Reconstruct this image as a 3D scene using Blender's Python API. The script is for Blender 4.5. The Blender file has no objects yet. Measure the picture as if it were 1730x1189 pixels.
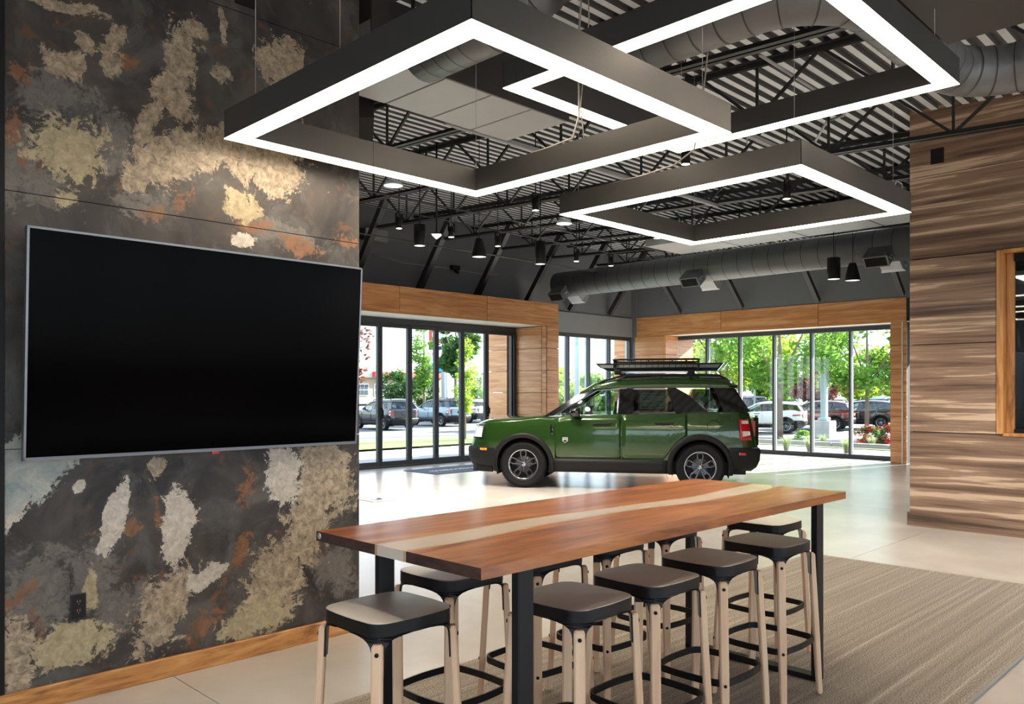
import bpy, math, random
from mathutils import Vector, Matrix, noise
R = math.radians
sc = bpy.context.scene
COL = sc.collection
random.seed(7)

# ------------------------------------------------------------------ camera, world, sun, exposure
cam_d = bpy.data.cameras.new('camera')
cam = bpy.data.objects.new('camera', cam_d)
COL.objects.link(cam)
cam.location = (0, 0, 1.45)
cam.rotation_euler = (R(90), 0, R(-45))
cam_d.sensor_width = 36
cam_d.lens = 36 * 1370 / 1730
cam_d.shift_y = 66.5 / 1730
cam_d.clip_start = .05
cam_d.clip_end = 600
sc.camera = cam

w = bpy.data.worlds.new('world')
sc.world = w
w.use_nodes = True
nt = w.node_tree
nt.nodes.clear()
_o = nt.nodes.new('ShaderNodeOutputWorld')
_b = nt.nodes.new('ShaderNodeBackground')
_tc = nt.nodes.new('ShaderNodeTexCoord')
_sx = nt.nodes.new('ShaderNodeSeparateXYZ')
_r = nt.nodes.new('ShaderNodeValToRGB')
_n = nt.nodes.new('ShaderNodeTexNoise')
_m = nt.nodes.new('ShaderNodeMix')
_m.data_type = 'RGBA'
_cr = nt.nodes.new('ShaderNodeValToRGB')
_mp = nt.nodes.new('ShaderNodeMapping')
_mp.inputs['Scale'].default_value = (1.5, 1.5, 5)
nt.links.new(_tc.outputs['Generated'], _sx.inputs[0])
nt.links.new(_sx.outputs['Z'], _r.inputs['Fac'])
nt.links.new(_tc.outputs['Generated'], _mp.inputs['Vector'])
nt.links.new(_mp.outputs['Vector'], _n.inputs['Vector'])
_n.inputs['Scale'].default_value = 2.2
_n.inputs['Detail'].default_value = 6
nt.links.new(_n.outputs['Fac'], _cr.inputs['Fac'])
_cr.color_ramp.elements[0].position = .38
_cr.color_ramp.elements[1].position = .62
_e = _r.color_ramp.elements
_e[0].position = 0; _e[0].color = (.80, .90, 1, 1)
_e[1].position = .6; _e[1].color = (.30, .50, .90, 1)
_x = _e.new(.12); _x.color = (.62, .80, 1, 1)
nt.links.new(_cr.outputs['Color'], _m.inputs['Factor'])
nt.links.new(_r.outputs['Color'], _m.inputs['A'])
_m.inputs['B'].default_value = (.97, .98, 1, 1)
nt.links.new(_m.outputs['Result'], _b.inputs['Color'])
_b.inputs['Strength'].default_value = 2.6
nt.links.new(_b.outputs[0], _o.inputs[0])

sun_d = bpy.data.lights.new('sun', 'SUN')
sun = bpy.data.objects.new('sun', sun_d)
COL.objects.link(sun)
sun_d.energy = 22
sun_d.angle = R(.6)
sun_d.color = (1, .93, .82)
_el, _az = R(26), R(-12.9)
_dir = Vector((math.cos(_el) * math.cos(_az), math.cos(_el) * math.sin(_az), math.sin(_el)))
sun.rotation_euler = _dir.to_track_quat('Z', 'Y').to_euler()

sc.view_settings.view_transform = 'Standard'
sc.view_settings.look = 'None'
sc.view_settings.gamma = 1
sc.view_settings.use_curve_mapping = False
sc.view_settings.exposure = 0.95
PENDANT = 10.0      # emission of the pendant diffusers
FILL_LAMP = 210          # watts of each added fill lamp
cy = sc.cycles
cy.max_bounces = 10
cy.diffuse_bounces = 5
cy.glossy_bounces = 4
cy.transparent_max_bounces = 16
cy.transmission_bounces = 4
cy.caustics_reflective = False
cy.caustics_refractive = False
cy.sample_clamp_indirect = 6
cy.use_denoising = True
cy.use_light_tree = True

# ------------------------------------------------------------------ materials
M = {}


def mat(name, col, rough=.6, metal=0, spec=.5, emit=None, estr=0, coat=0, bump=None, var=None):
    m = bpy.data.materials.new(name)
    m.use_nodes = True
    n = m.node_tree.nodes
    l = m.node_tree.links
    b = n['Principled BSDF']
    b.inputs['Base Color'].default_value = (*col, 1)
    b.inputs['Roughness'].default_value = rough
    b.inputs['Metallic'].default_value = metal
    b.inputs['Specular IOR Level'].default_value = spec
    b.inputs['Coat Weight'].default_value = coat
    b.inputs['Coat Roughness'].default_value = .05
    if emit:
        b.inputs['Emission Color'].default_value = (*emit, 1)
        b.inputs['Emission Strength'].default_value = estr
    tc = n.new('ShaderNodeTexCoord')
    nz = n.new('ShaderNodeTexNoise')
    nz.inputs['Scale'].default_value = (var or (0, 6))[1]
    nz.inputs['Detail'].default_value = 4
    l.new(tc.outputs['Object'], nz.inputs['Vector'])
    hs = n.new('ShaderNodeMix')
    hs.data_type = 'RGBA'
    a = (var or (.06, 6))[0]
    hs.inputs['A'].default_value = (*[c * (1 - a) for c in col], 1)
    hs.inputs['B'].default_value = (*[min(1, c * (1 + a)) for c in col], 1)
    l.new(nz.outputs['Fac'], hs.inputs['Factor'])
    l.new(hs.outputs['Result'], b.inputs['Base Color'])
    if bump:
        bp = n.new('ShaderNodeBump')
        n2 = n.new('ShaderNodeTexNoise')
        n2.inputs['Scale'].default_value = bump[1]
        l.new(tc.outputs['Object'], n2.inputs['Vector'])
        bp.inputs['Strength'].default_value = bump[0]
        bp.inputs['Distance'].default_value = .01
        l.new(n2.outputs['Fac'], bp.inputs['Height'])
        l.new(bp.outputs[0], b.inputs['Normal'])
    M[name] = m
    return m


def glass(name, tint, refl=1.0, dark=0.0):
    m = bpy.data.materials.new(name)
    m.use_nodes = True
    n = m.node_tree.nodes
    l = m.node_tree.links
    n.clear()
    o = n.new('ShaderNodeOutputMaterial')
    t = n.new('ShaderNodeBsdfTransparent')
    t.inputs[0].default_value = (*tint, 1)
    g = n.new('ShaderNodeBsdfGlossy')
    g.inputs['Roughness'].default_value = .02
    f = n.new('ShaderNodeLayerWeight')
    mx = n.new('ShaderNodeMixShader')
    pw = n.new('ShaderNodeMath')
    pw.operation = 'POWER'
    pw.inputs[1].default_value = 5
    l.new(f.outputs['Facing'], pw.inputs[0])
    mm = n.new('ShaderNodeMath')
    mm.operation = 'MULTIPLY_ADD'
    mm.use_clamp = True
    mm.inputs[1].default_value = .9
    mm.inputs[2].default_value = .04 * refl
    l.new(pw.outputs[0], mm.inputs[0])
    l.new(mm.outputs[0], mx.inputs[0])
    l.new(t.outputs[0], mx.inputs[1])
    l.new(g.outputs[0], mx.inputs[2])
    l.new(mx.outputs[0], o.inputs[0])
    M[name] = m


def wood(name, stops, scale, dist=2.0, rough=.45, coat=0, along='x', nscale=1.0, knots=0.0, zrep=None):
    """streaky wood: noise stretched along one axis, coloured by a ramp."""
    m = bpy.data.materials.new(name)
    m.use_nodes = True
    n = m.node_tree.nodes
    l = m.node_tree.links
    b = n['Principled BSDF']
    b.inputs['Roughness'].default_value = rough
    b.inputs['Coat Weight'].default_value = coat
    b.inputs['Coat Roughness'].default_value = .12
    tc = n.new('ShaderNodeTexCoord')
    oi = n.new('ShaderNodeObjectInfo')
    mp = n.new('ShaderNodeMapping')
    mp.inputs['Scale'].default_value = scale
    ad = n.new('ShaderNodeVectorMath')
    ad.operation = 'ADD'
    mu = n.new('ShaderNodeVectorMath')
    mu.operation = 'SCALE'
    cx = n.new('ShaderNodeCombineXYZ')
    for i in range(3):
        l.new(oi.outputs['Random'], cx.inputs[i])
    l.new(cx.outputs[0], mu.inputs[0])
    mu.inputs['Scale'].default_value = 17.0
    l.new(tc.outputs['Object'], mp.inputs['Vector'])
    l.new(mp.outputs[0], ad.inputs[0])
    l.new(mu.outputs[0], ad.inputs[1])
    nz = n.new('ShaderNodeTexNoise')
    nz.inputs['Scale'].default_value = nscale
    nz.inputs['Detail'].default_value = 7
    nz.inputs['Roughness'].default_value = .62
    nz.inputs['Distortion'].default_value = dist
    l.new(ad.outputs[0], nz.inputs['Vector'])
    nf = n.new('ShaderNodeTexNoise')
    nf.inputs['Scale'].default_value = nscale * 5
    nf.inputs['Detail'].default_value = 5
    nf.inputs['Distortion'].default_value = .6
    l.new(ad.outputs[0], nf.inputs['Vector'])
    mx = n.new('ShaderNodeMath')
    mx.operation = 'MULTIPLY_ADD'
    l.new(nf.outputs['Fac'], mx.inputs[0])
    mx.inputs[1].default_value = .35
    l.new(nz.outputs['Fac'], mx.inputs[2])
    sb = n.new('ShaderNodeMath')
    sb.operation = 'SUBTRACT'
    l.new(mx.outputs[0], sb.inputs[0])
    sb.inputs[1].default_value = .175
    rp = n.new('ShaderNodeValToRGB')
    els = rp.color_ramp.elements
    els[0].position, els[0].color = stops[0][0], (*stops[0][1], 1)
    els[1].position, els[1].color = stops[-1][0], (*stops[-1][1], 1)
    for p, c in stops[1:-1]:
        e = els.new(p)
        e.color = (*c, 1)
    l.new(sb.outputs[0], rp.inputs['Fac'])
    l.new(rp.outputs['Color'], b.inputs['Base Color'])
    bp = n.new('ShaderNodeBump')
    bp.inputs['Strength'].default_value = .12
    bp.inputs['Distance'].default_value = .003
    l.new(nf.outputs['Fac'], bp.inputs['Height'])
    l.new(bp.outputs[0], b.inputs['Normal'])
    M[name] = m
    return m


mat('black_steel', (.012, .013, .015), .38, .2, .35)
mat('stool_black', (.006, .006, .007), .34, 0, .32)
mat('stool_top_sheen', (.80, .79, .75), .46, .9, .8)  # seats are black; reflected light is put into this paler top colour
mat('fixture_black', (.08, .078, .076), .42, .3, bump=(.12, 400))
mat('joist_black', (.03, .031, .034), .5)
mat('bolt_black', (.01, .01, .01), .4, .5)
mat('frame_grey', (.055, .06, .066), .42, .3)
mat('mullion_alu', (.38, .42, .45), .4, .5)
mat('wall_grey', (.17, .175, .19), .75, bump=(.05, 60))
mat('band_grey', (.27, .275, .285), .7)
mat('soffit_white', (.80, .78, .75), .7)
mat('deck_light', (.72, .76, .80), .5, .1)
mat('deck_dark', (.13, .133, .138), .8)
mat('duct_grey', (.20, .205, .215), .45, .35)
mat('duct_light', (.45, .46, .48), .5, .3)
mat('duct_dark', (.06, .058, .058), .5, .2)
mat('seam', (.03, .03, .032), .6)
mat('cord_grey', (.45, .42, .38), .6)
mat('cable_steel', (.45, .46, .48), .35, .8)
mat('diffuser', (.9, .85, .75), .5, emit=(1, .84, .64), estr=PENDANT)
mat('lamp_glow', (.9, .85, .75), .5, emit=(1, .80, .55), estr=9)
mat('glow_white', (.85, .85, .85), .4, emit=(1, .95, .9), estr=.5)  # faint glow for lenses, also put on speaker grilles and sensor tip
mat('chrome', (.75, .76, .78), .12, 1)
mat('tv_frame', (.22, .23, .25), .35, .8)
mat('tv_glass', (.001, .001, .001), .14, 0, .025)
mat('outlet_black', (.012, .012, .013), .35)
mat('outlet_hole', (.5, .42, .33), .4, .6)
mat('void', (.006, .006, .006), .9)
mat('resin', (.76, .64, .54), .26, 0, .5, coat=.5)
mat('mat_blue', (.075, .10, .15), .9, bump=(.3, 300))
mat('mat_white', (.75, .76, .78), .8)
mat('strip_metal', (.40, .42, .42), .4, .7)
mat('concrete_out', (.34, .33, .31), .85, bump=(.1, 30), var=(.08, .6))
mat('asphalt', (.12, .12, .125), .9, bump=(.2, 60), var=(.1, 1))
mat('curb', (.34, .34, .33), .85)
mat('gravel', (.20, .18, .15), .9, bump=(1, 25), var=(.5, 9))
mat('grass', (.14, .26, .04), .9, bump=(1, 40), var=(.35, 1.2))
mat('leaf_green', (.17, .34, .045), .6, var=(.45, .7))
mat('leaf_lime', (.30, .42, .04), .6, var=(.35, .7))
mat('leaf_dark', (.06, .15, .03), .6, var=(.4, .7))
mat('leaf_red', (.16, .05, .03), .6, var=(.4, .7))
mat('leaf_pale', (.26, .34, .15), .7, var=(.3, 3))
for _k in ('leaf_green', 'leaf_lime', 'leaf_dark', 'leaf_red', 'leaf_pale'):
    _t = M[_k].node_tree; _p = _t.nodes['Principled BSDF']; _q = _t.nodes.new('ShaderNodeBsdfTranslucent'); _x = _t.nodes.new('ShaderNodeAddShader')
    _src = _p.inputs['Base Color'].links[0].from_socket
    _t.links.new(_src, _q.inputs['Color'])
    _out = [z for z in _t.nodes if z.type == 'OUTPUT_MATERIAL'][0]
    _mxs = _t.nodes.new('ShaderNodeMixShader'); _mxs.inputs[0].default_value = .5
    _t.links.new(_p.outputs[0], _mxs.inputs[1]); _t.links.new(_q.outputs[0], _mxs.inputs[2]); _t.links.new(_mxs.outputs[0], _out.inputs[0])
mat('flower', (.75, .03, .05), .6)
mat('bark', (.20, .15, .11), .9, bump=(.6, 20))
mat('build_tan', (.40, .31, .21), .85)
mat('build_cream', (.55, .50, .42), .8)
mat('build_red', (.55, .06, .05), .7)
mat('build_white', (.85, .84, .82), .7)
mat('sign_blue', (.03, .35, .75), .5)
mat('sign_brown', (.35, .2, .12), .6)
mat('sign_black', (.02, .02, .025), .5)
mat('sign_yellow', (.7, .55, .02), .5)
mat('pole_white', (.40, .50, .54), .5)
mat('pole_conc', (.42, .42, .41), .8)
mat('banner_teal', (.05, .38, .42), .7)
mat('window_dark', (.05, .07, .08), .15)
mat('paint_green', (.015, .050, .006), .22, .2, .5, coat=1, var=(.03, 3))
mat('paint_blackcar', (.006, .007, .010), .22, .1, coat=1)
mat('paint_navy', (.012, .022, .06), .22, .2, coat=1)
mat('paint_slate', (.16, .24, .30), .25, .4, coat=1)
mat('paint_white', (.80, .81, .82), .3, 0, coat=1)
mat('paint_silver', (.50, .52, .54), .25, .5, coat=1)
mat('paint_maroon', (.09, .008, .012), .25, .2, coat=1)
mat('trim_black', (.009, .0095, .0105), .5, 0, .25)
mat('gloss_black', (.004, .004, .005), .08, 0, .6, coat=.6)
mat('tire', (.007, .007, .0075), .65, 0, .25, bump=(.2, 60))
mat('rim_grey', (.13, .135, .15), .25, .85)
mat('rim_bright', (.45, .47, .50), .15, .95)
mat('lamp_lens', (.75, .80, .85), .08, .2, coat=1)
mat('amber', (.9, .30, .01), .25, coat=.5)
mat('red_lens', (.45, .006, .012), .15, coat=1)
mat('clear_lens', (.75, .68, .68), .12, coat=1)
mat('plate_yellow', (.95, .80, .02), .5)
mat('badge', (.62, .62, .60), .3, .6)
mat('sticker', (.50, .60, .60), .6)
mat('seat_dark', (.03, .03, .032), .8)
mat('box_pale', (.42, .44, .42), .5)
mat('office_dark', (.035, .042, .042), .7)
mat('exit_white', (.8, .8, .8), .5)
glass('window_glass', (.84, .87, .875), 1.0)
glass('car_glass', (.72, .78, .76), 1.3)
glass('privacy_glass', (.46, .50, .48), 1.3)
glass('office_glass', (.55, .60, .60), 2.2)

WAL = [(.32, (.08, .05, .035)), (.42, (.20, .12, .08)), (.50, (.31, .20, .135)), (.545, (.36, .235, .16)), (.575, (.64, .47, .33)), (.72, (.74, .57, .42))]
wood('striped_walnut', WAL, (1, .14, 3.7), .55, .5, .15, nscale=1.6)
ORG = [(.30, (.46, .18, .065)), (.47, (.62, .275, .105)), (.56, (.72, .35, .15)), (.70, (.80, .47, .24))]
wood('panel_wood_l', ORG, (.5, 1, 9), 1.0, .42, .2, nscale=1.3)
wood('panel_wood_r', ORG, (1, .5, 9), 1.0, .42, .2, nscale=1.3)
TBL = [(.28, (.13, .038, .014)), (.42, (.32, .095, .028)), (.54, (.52, .175, .05)), (.70, (.66, .29, .10))]
wood('table_wood', TBL, (.55, 3.6, 3), 2.2, .28, .5, nscale=1.1)
wood('sap_wood', [(.3, (.55, .33, .15)), (.7, (.70, .48, .26))], (.5, 4, 3), 1, .28, .5)
wood('table_end', [(.3, (.035, .016, .014)), (.7, (.10, .05, .04))], (6, 6, 12), 1.5, .4)
BSE = [(.30, (.22, .085, .025)), (.46, (.52, .23, .07)), (.60, (.66, .33, .11)), (.75, (.72, .42, .17))]
wood('base_wood', BSE, (1.1, 1, 7), 2.0, .4, .2, nscale=1.2)
wood('jamb_wood', BSE[:3], (5, 5, .7), 1.5, .4)
BCH = [(.3, (.80, .50, .31)), (.55, (.88, .60, .39)), (.75, (.92, .69, .48))]
wood('beech', BCH, (14, 14, 1.2), .8, .5, nscale=1.0)


def concrete():
    m = bpy.data.materials.new('polished_concrete')
    m.use_nodes = True
    n = m.node_tree.nodes
    l = m.node_tree.links
    b = n['Principled BSDF']
    tc = n.new('ShaderNodeTexCoord')
    a = n.new('ShaderNodeTexNoise'); a.inputs['Scale'].default_value = .9; a.inputs['Detail'].default_value = 8; a.inputs['Roughness'].default_value = .6; a.inputs['Distortion'].default_value = .3
    c = n.new('ShaderNodeTexNoise'); c.inputs['Scale'].default_value = 25; c.inputs['Detail'].default_value = 3
    for q in (a, c):
        l.new(tc.outputs['Object'], q.inputs['Vector'])
    r = n.new('ShaderNodeValToRGB')
    e = r.color_ramp.elements
    e[0].position = .3; e[0].color = (.46, .425, .38, 1)
    e[1].position = .7; e[1].color = (.60, .565, .52, 1)
    l.new(a.outputs['Fac'], r.inputs['Fac'])
    l.new(r.outputs['Color'], b.inputs['Base Color'])
    rr = n.new('ShaderNodeMapRange')
    rr.inputs['To Min'].default_value = .20
    rr.inputs['To Max'].default_value = .27
    l.new(a.outputs['Fac'], rr.inputs['Value'])
    l.new(rr.outputs[0], b.inputs['Roughness'])
    b.inputs['Specular IOR Level'].default_value = .75
    bp = n.new('ShaderNodeBump'); bp.inputs['Strength'].default_value = .04; bp.inputs['Distance'].default_value = .004
    l.new(c.outputs['Fac'], bp.inputs['Height'])
    l.new(bp.outputs[0], b.inputs['Normal'])
    M['concrete'] = m


def carpet():
    m = bpy.data.materials.new('carpet')
    m.use_nodes = True
    n = m.node_tree.nodes
    l = m.node_tree.links
    b = n['Principled BSDF']
    b.inputs['Roughness'].default_value = 1
    b.inputs['Specular IOR Level'].default_value = .1
    tc = n.new('ShaderNodeTexCoord')
    mp = n.new('ShaderNodeMapping'); mp.inputs['Scale'].default_value = (.25, 26, 1)
    a = n.new('ShaderNodeTexNoise'); a.inputs['Scale'].default_value = 1; a.inputs['Detail'].default_value = 3
    c = n.new('ShaderNodeTexNoise'); c.inputs['Scale'].default_value = 130; c.inputs['Detail'].default_value = 2
    l.new(tc.outputs['Object'], mp.inputs['Vector'])
    l.new(mp.outputs[0], a.inputs['Vector'])
    l.new(tc.outputs['Object'], c.inputs['Vector'])
    r = n.new('ShaderNodeValToRGB')
    e = r.color_ramp.elements
    e[0].position = .34; e[0].color = (.33, .285, .24, 1)
    e[1].position = .72; e[1].color = (.58, .51, .43, 1)
    x = e.new(.60); x.color = (.42, .365, .305, 1)
    l.new(a.outputs['Fac'], r.inputs['Fac'])
    r2 = n.new('ShaderNodeValToRGB')
    e = r2.color_ramp.elements
    e[0].position = .38; e[0].color = (.45, .45, .45, 1)
    e[1].position = .62; e[1].color = (1.0, 1.0, 1.0, 1)
    l.new(c.outputs['Fac'], r2.inputs['Fac'])
    mx = n.new('ShaderNodeMix'); mx.data_type = 'RGBA'; mx.blend_type = 'MULTIPLY'
    mx.inputs['Factor'].default_value = 1
    l.new(r.outputs['Color'], mx.inputs['A'])
    l.new(r2.outputs['Color'], mx.inputs['B'])
    l.new(mx.outputs['Result'], b.inputs['Base Color'])
    bp = n.new('ShaderNodeBump'); bp.inputs['Strength'].default_value = .6; bp.inputs['Distance'].default_value = .004
    l.new(c.outputs['Fac'], bp.inputs['Height'])
    l.new(bp.outputs[0], b.inputs['Normal'])
    M['carpet'] = m


concrete()
carpet()


def slate():
    """stains live in two colour attributes (field values); noise cuts their ragged edges."""
    m = bpy.data.materials.new('slate_stone')
    m.use_nodes = True
    n = m.node_tree.nodes
    l = m.node_tree.links
    b = n['Principled BSDF']
    b.inputs['Roughness'].default_value = .55
    tc = n.new('ShaderNodeTexCoord')

    def nz(scale, detail, dist=0, rough=.6):
        q = n.new('ShaderNodeTexNoise')
        q.inputs['Scale'].default_value = scale
        q.inputs['Detail'].default_value = detail
        q.inputs['Distortion'].default_value = dist
        q.inputs['Roughness'].default_value = rough
        l.new(tc.outputs['Object'], q.inputs['Vector'])
        return q.outputs['Fac']

    def mixc(f, A, B):
        q = n.new('ShaderNodeMix')
        q.data_type = 'RGBA'
        l.new(f, q.inputs['Factor'])
        for s, v in (('A', A), ('B', B)):
            if isinstance(v, tuple):
                q.inputs[s].default_value = (*v, 1)
            else:
                l.new(v, q.inputs[s])
        return q.outputs['Result']

    def ramp(f, p0, p1, c0=(0, 0, 0), c1=(1, 1, 1)):
        q = n.new('ShaderNodeValToRGB')
        q.color_ramp.elements[0].position = p0
        q.color_ramp.elements[0].color = (*c0, 1)
        q.color_ramp.elements[1].position = p1
        q.color_ramp.elements[1].color = (*c1, 1)
        l.new(f, q.inputs['Fac'])
        return q.outputs['Color']

    def math2(op, a, b_):
        q = n.new('ShaderNodeMath')
        q.operation = op
        for i, v in enumerate((a, b_)):
            if isinstance(v, (int, float)):
                q.inputs[i].default_value = v
            else:
                l.new(v, q.inputs[i])
        return q.outputs[0]

    big = nz(2.2, 6, 1.2)
    med = nz(8, 12, .9, .76)
    fine = nz(45, 6, .5, .7)
    med2 = nz(24, 9, .6, .78)
    base = mixc(ramp(big, .35, .65), (.022, .0195, .0195), (.070, .059, .052))
    base = mixc(ramp(nz(3.1, 10, .8, .7), .50, .64), base, (.10, .098, .095))
    base = mixc(math2('MULTIPLY', ramp(nz(1.7, 7, 1.0), .52, .66), .55), base, (.13, .12, .105))
    base = mixc(math2('MULTIPLY', ramp(nz(5, 7, 2.0), .60, .66), .6), base, (.16, .065, .025))
    A = n.new('ShaderNodeVertexColor'); A.layer_name = 'stain_a'
    B = n.new('ShaderNodeVertexColor'); B.layer_name = 'stain_b'
    sa = n.new('ShaderNodeSeparateColor'); l.new(A.outputs['Color'], sa.inputs[0])
    sb = n.new('ShaderNodeSeparateColor'); l.new(B.outputs['Color'], sb.inputs[0])
    jit = math2('ADD', math2('MULTIPLY', math2('SUBTRACT', med, .5), 2.3), math2('MULTIPLY', math2('SUBTRACT', fine, .5), .9))

    def mask(f, t, soft=.05, k=1.0):
        return ramp(math2('ADD', f, math2('MULTIPLY', jit, k)), t - soft, t + soft)
    col = base
    col = mixc(math2('MULTIPLY', mask(sb.outputs[0], .45, .10), .75), col, ramp(med2, .32, .68, (.10, .095, .09), (.27, .24, .21)))      # grey
    col = mixc(math2('MULTIPLY', mask(sb.outputs[1], .64, .08, 1.4), .8), col, ramp(med, .35, .65, (.15, .055, .018), (.30, .14, .06)))  # rust
    col = mixc(mask(sa.outputs[0], .44, .03, .8), col, ramp(med2, .33, .62, (.095, .076, .055), (.54, .43, .30)))                       # tan
    col = mixc(mask(sa.outputs[1], .45, .05, .8), col, ramp(med2, .32, .66, (.25, .205, .12), (.56, .465, .29)))                        # yellow
    col = mixc(mask(sa.outputs[2], .46, .02, .6), col, ramp(med2, .30, .64, (.32, .28, .23), (.72, .65, .56)))                        # white
    col = mixc(mask(sb.outputs[2], .43, .03, .5), col, ramp(med, .35, .65, (.22, .28, .29), (.55, .53, .45)))                        # blue pale
    l.new(col, b.inputs['Base Color'])
    bp = n.new('ShaderNodeBump'); bp.inputs['Strength'].default_value = .25; bp.inputs['Distance'].default_value = .004
    l.new(math2('ADD', med, math2('MULTIPLY', fine, .3)), bp.inputs['Height'])
    l.new(bp.outputs[0], b.inputs['Normal'])
    M['slate'] = m


slate()

# ------------------------------------------------------------------ mesh helpers


class MB:
    def __init__(s):
        s.v = []; s.f = []; s.mi = []; s.sm = []; s.cur = 0; s.smooth = False

    def add(s, vs, fs):
        o = len(s.v)
        s.v += [tuple(p) for p in vs]
        for f in fs:
            s.f.append(tuple(o + i for i in f)); s.mi.append(s.cur); s.sm.append(s.smooth)
        return s

    def box(s, x0, y0, z0, x1, y1, z1):
        x0, x1 = min(x0, x1), max(x0, x1); y0, y1 = min(y0, y1), max(y0, y1); z0, z1 = min(z0, z1), max(z0, z1)
        return s.add([(x0, y0, z0), (x1, y0, z0), (x1, y1, z0), (x0, y1, z0), (x0, y0, z1), (x1, y0, z1), (x1, y1, z1), (x0, y1, z1)],
                     [(0, 3, 2, 1), (4, 5, 6, 7), (0, 1, 5, 4), (1, 2, 6, 5), (2, 3, 7, 6), (3, 0, 4, 7)])

    def bbox(s, x0, y0, z0, x1, y1, z1, c=.004):
        """box with its vertical and top edges chamfered"""
        x0, x1 = min(x0, x1), max(x0, x1); y0, y1 = min(y0, y1), max(y0, y1)
        def ring(x0, y0, x1, y1, z, c):
            return [(x0 + c, y0, z), (x1 - c, y0, z), (x1, y0 + c, z), (x1, y1 - c, z), (x1 - c, y1, z), (x0 + c, y1, z), (x0, y1 - c, z), (x0, y0 + c, z)]
        rs = [ring(x0 + c, y0 + c, x1 - c, y1 - c, z0, c), ring(x0, y0, x1, y1, z0 + c, c), ring(x0, y0, x1, y1, z1 - c, c), ring(x0 + c, y0 + c, x1 - c, y1 - c, z1, c)]
        return s.loft(rs)

    def loft(s, rings, cap=True, closed=True):
        n = len(rings[0]); vs = [p for r in rings for p in r]; fs = []
        for i in range(len(rings) - 1):
            for j in range(n if closed else n - 1):
                a = i * n + j; b = i * n + (j + 1) % n
                fs.append((a, b, b + n, a + n))
        if cap:
            fs.append(tuple(range(n - 1, -1, -1)))
            fs.append(tuple((len(rings) - 1) * n + i for i in range(n)))
        return s.add(vs, fs)

    def bar(s, p, q, w, h=None, up=(0, 0, 1), ch=0):
        p, q = Vector(p), Vector(q); h = h or w
        d = (q - p).normalized(); u = Vector(up)
        if abs(d.dot(u)) > .99: u = Vector((1, 0, 0))
        a = d.cross(u).normalized(); b = a.cross(d).normalized()
        if ch:
            cs = [(-w/2+ch, -h/2), (w/2-ch, -h/2), (w/2, -h/2+ch), (w/2, h/2-ch), (w/2-ch, h/2), (-w/2+ch, h/2), (-w/2, h/2-ch), (-w/2, -h/2+ch)]
        else:
            cs = [(-w/2, -h/2), (w/2, -h/2), (w/2, h/2), (-w/2, h/2)]
        return s.loft([[c + a * i + b * j for i, j in cs] for c in (p, q)])

    def cyl(s, p, q, r, n=12, r2=None, cap=True):
        p, q = Vector(p), Vector(q); r2 = r if r2 is None else r2
        d = (q - p).normalized(); u = Vector((0, 0, 1)) if abs(d.z) < .9 else Vector((1, 0, 0))
        a = d.cross(u).normalized(); b = d.cross(a)
        rg = [[c + (a * math.cos(2 * math.pi * i / n) + b * math.sin(2 * math.pi * i / n)) * rr for i in range(n)] for c, rr in ((p, r), (q, r2))]
        sm = s.smooth; s.smooth = True; s.loft(rg, cap); s.smooth = sm
        return s

    def tube(s, pts, r, n=8, cap=True):
        pts = [Vector(p) for p in pts]; rg = []; pa = None
        for i, p in enumerate(pts):
            d = (pts[min(i + 1, len(pts) - 1)] - pts[max(i - 1, 0)]).normalized()
            if pa is None:
                u = Vector((0, 0, 1)) if abs(d.z) < .9 else Vector((1, 0, 0))
                a = d.cross(u).normalized()
            else:
                a = (pa - d * pa.dot(d)).normalized()
            pa = a; b = d.cross(a)
            rr = r[i] if isinstance(r, (list, tuple)) else r
            rg.append([p + (a * math.cos(2 * math.pi * k / n) + b * math.sin(2 * math.pi * k / n)) * rr for k in range(n)])
        sm = s.smooth; s.smooth = True; s.loft(rg, cap); s.smooth = sm
        return s

    def lathe(s, prof, n=32, axis='z', c=(0, 0, 0), cap=False):
        rg = []
        for r, h in prof:
            ring = []
            for i in range(n):
                t = 2 * math.pi * i / n; a, b = r * math.cos(t), r * math.sin(t)
                q = (a, b, h) if axis == 'z' else (a, h, b)
                ring.append((c[0] + q[0], c[1] + q[1], c[2] + q[2]))
            rg.append(ring)
        sm = s.smooth; s.smooth = True; s.loft(rg, cap); s.smooth = sm
        return s

    def prism(s, poly, z0, z1, axis='z'):
        n = len(poly)
        def P(a, b, h):
            return (a, b, h) if axis == 'z' else ((a, h, b) if axis == 'y' else (h, a, b))
        return s.add([P(a, b, z0) for a, b in poly] + [P(a, b, z1) for a, b in poly],
                     [tuple(range(n - 1, -1, -1)), tuple(range(n, 2 * n))] + [(i, (i + 1) % n, n + (i + 1) % n, n + i) for i in range(n)])

    def build(s, name, m, parent=None, world=True, fix=False):
        me = bpy.data.meshes.new(name)
        off = Vector((0, 0, 0))
        if parent is not None and world:
            off = world_loc(parent)
        me.from_pydata([tuple(Vector(p) - off) for p in s.v], [], s.f)
        ms = m if isinstance(m, (list, tuple)) else [m]
        for q in ms:
            me.materials.append(M[q])
        me.polygons.foreach_set('material_index', s.mi)
        me.polygons.foreach_set('use_smooth', s.sm)
        if fix:
            import bmesh
            bm = bmesh.new(); bm.from_mesh(me); bmesh.ops.recalc_face_normals(bm, faces=bm.faces); bm.to_mesh(me); bm.free()
        me.update()
        o = bpy.data.objects.new(name, me)
        COL.objects.link(o)
        if parent is not None:
            o.parent = parent
        return o


def world_loc(o):
    t = Vector((0, 0, 0))
    while o is not None:
        t += o.location
        o = o.parent
    return t


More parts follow.
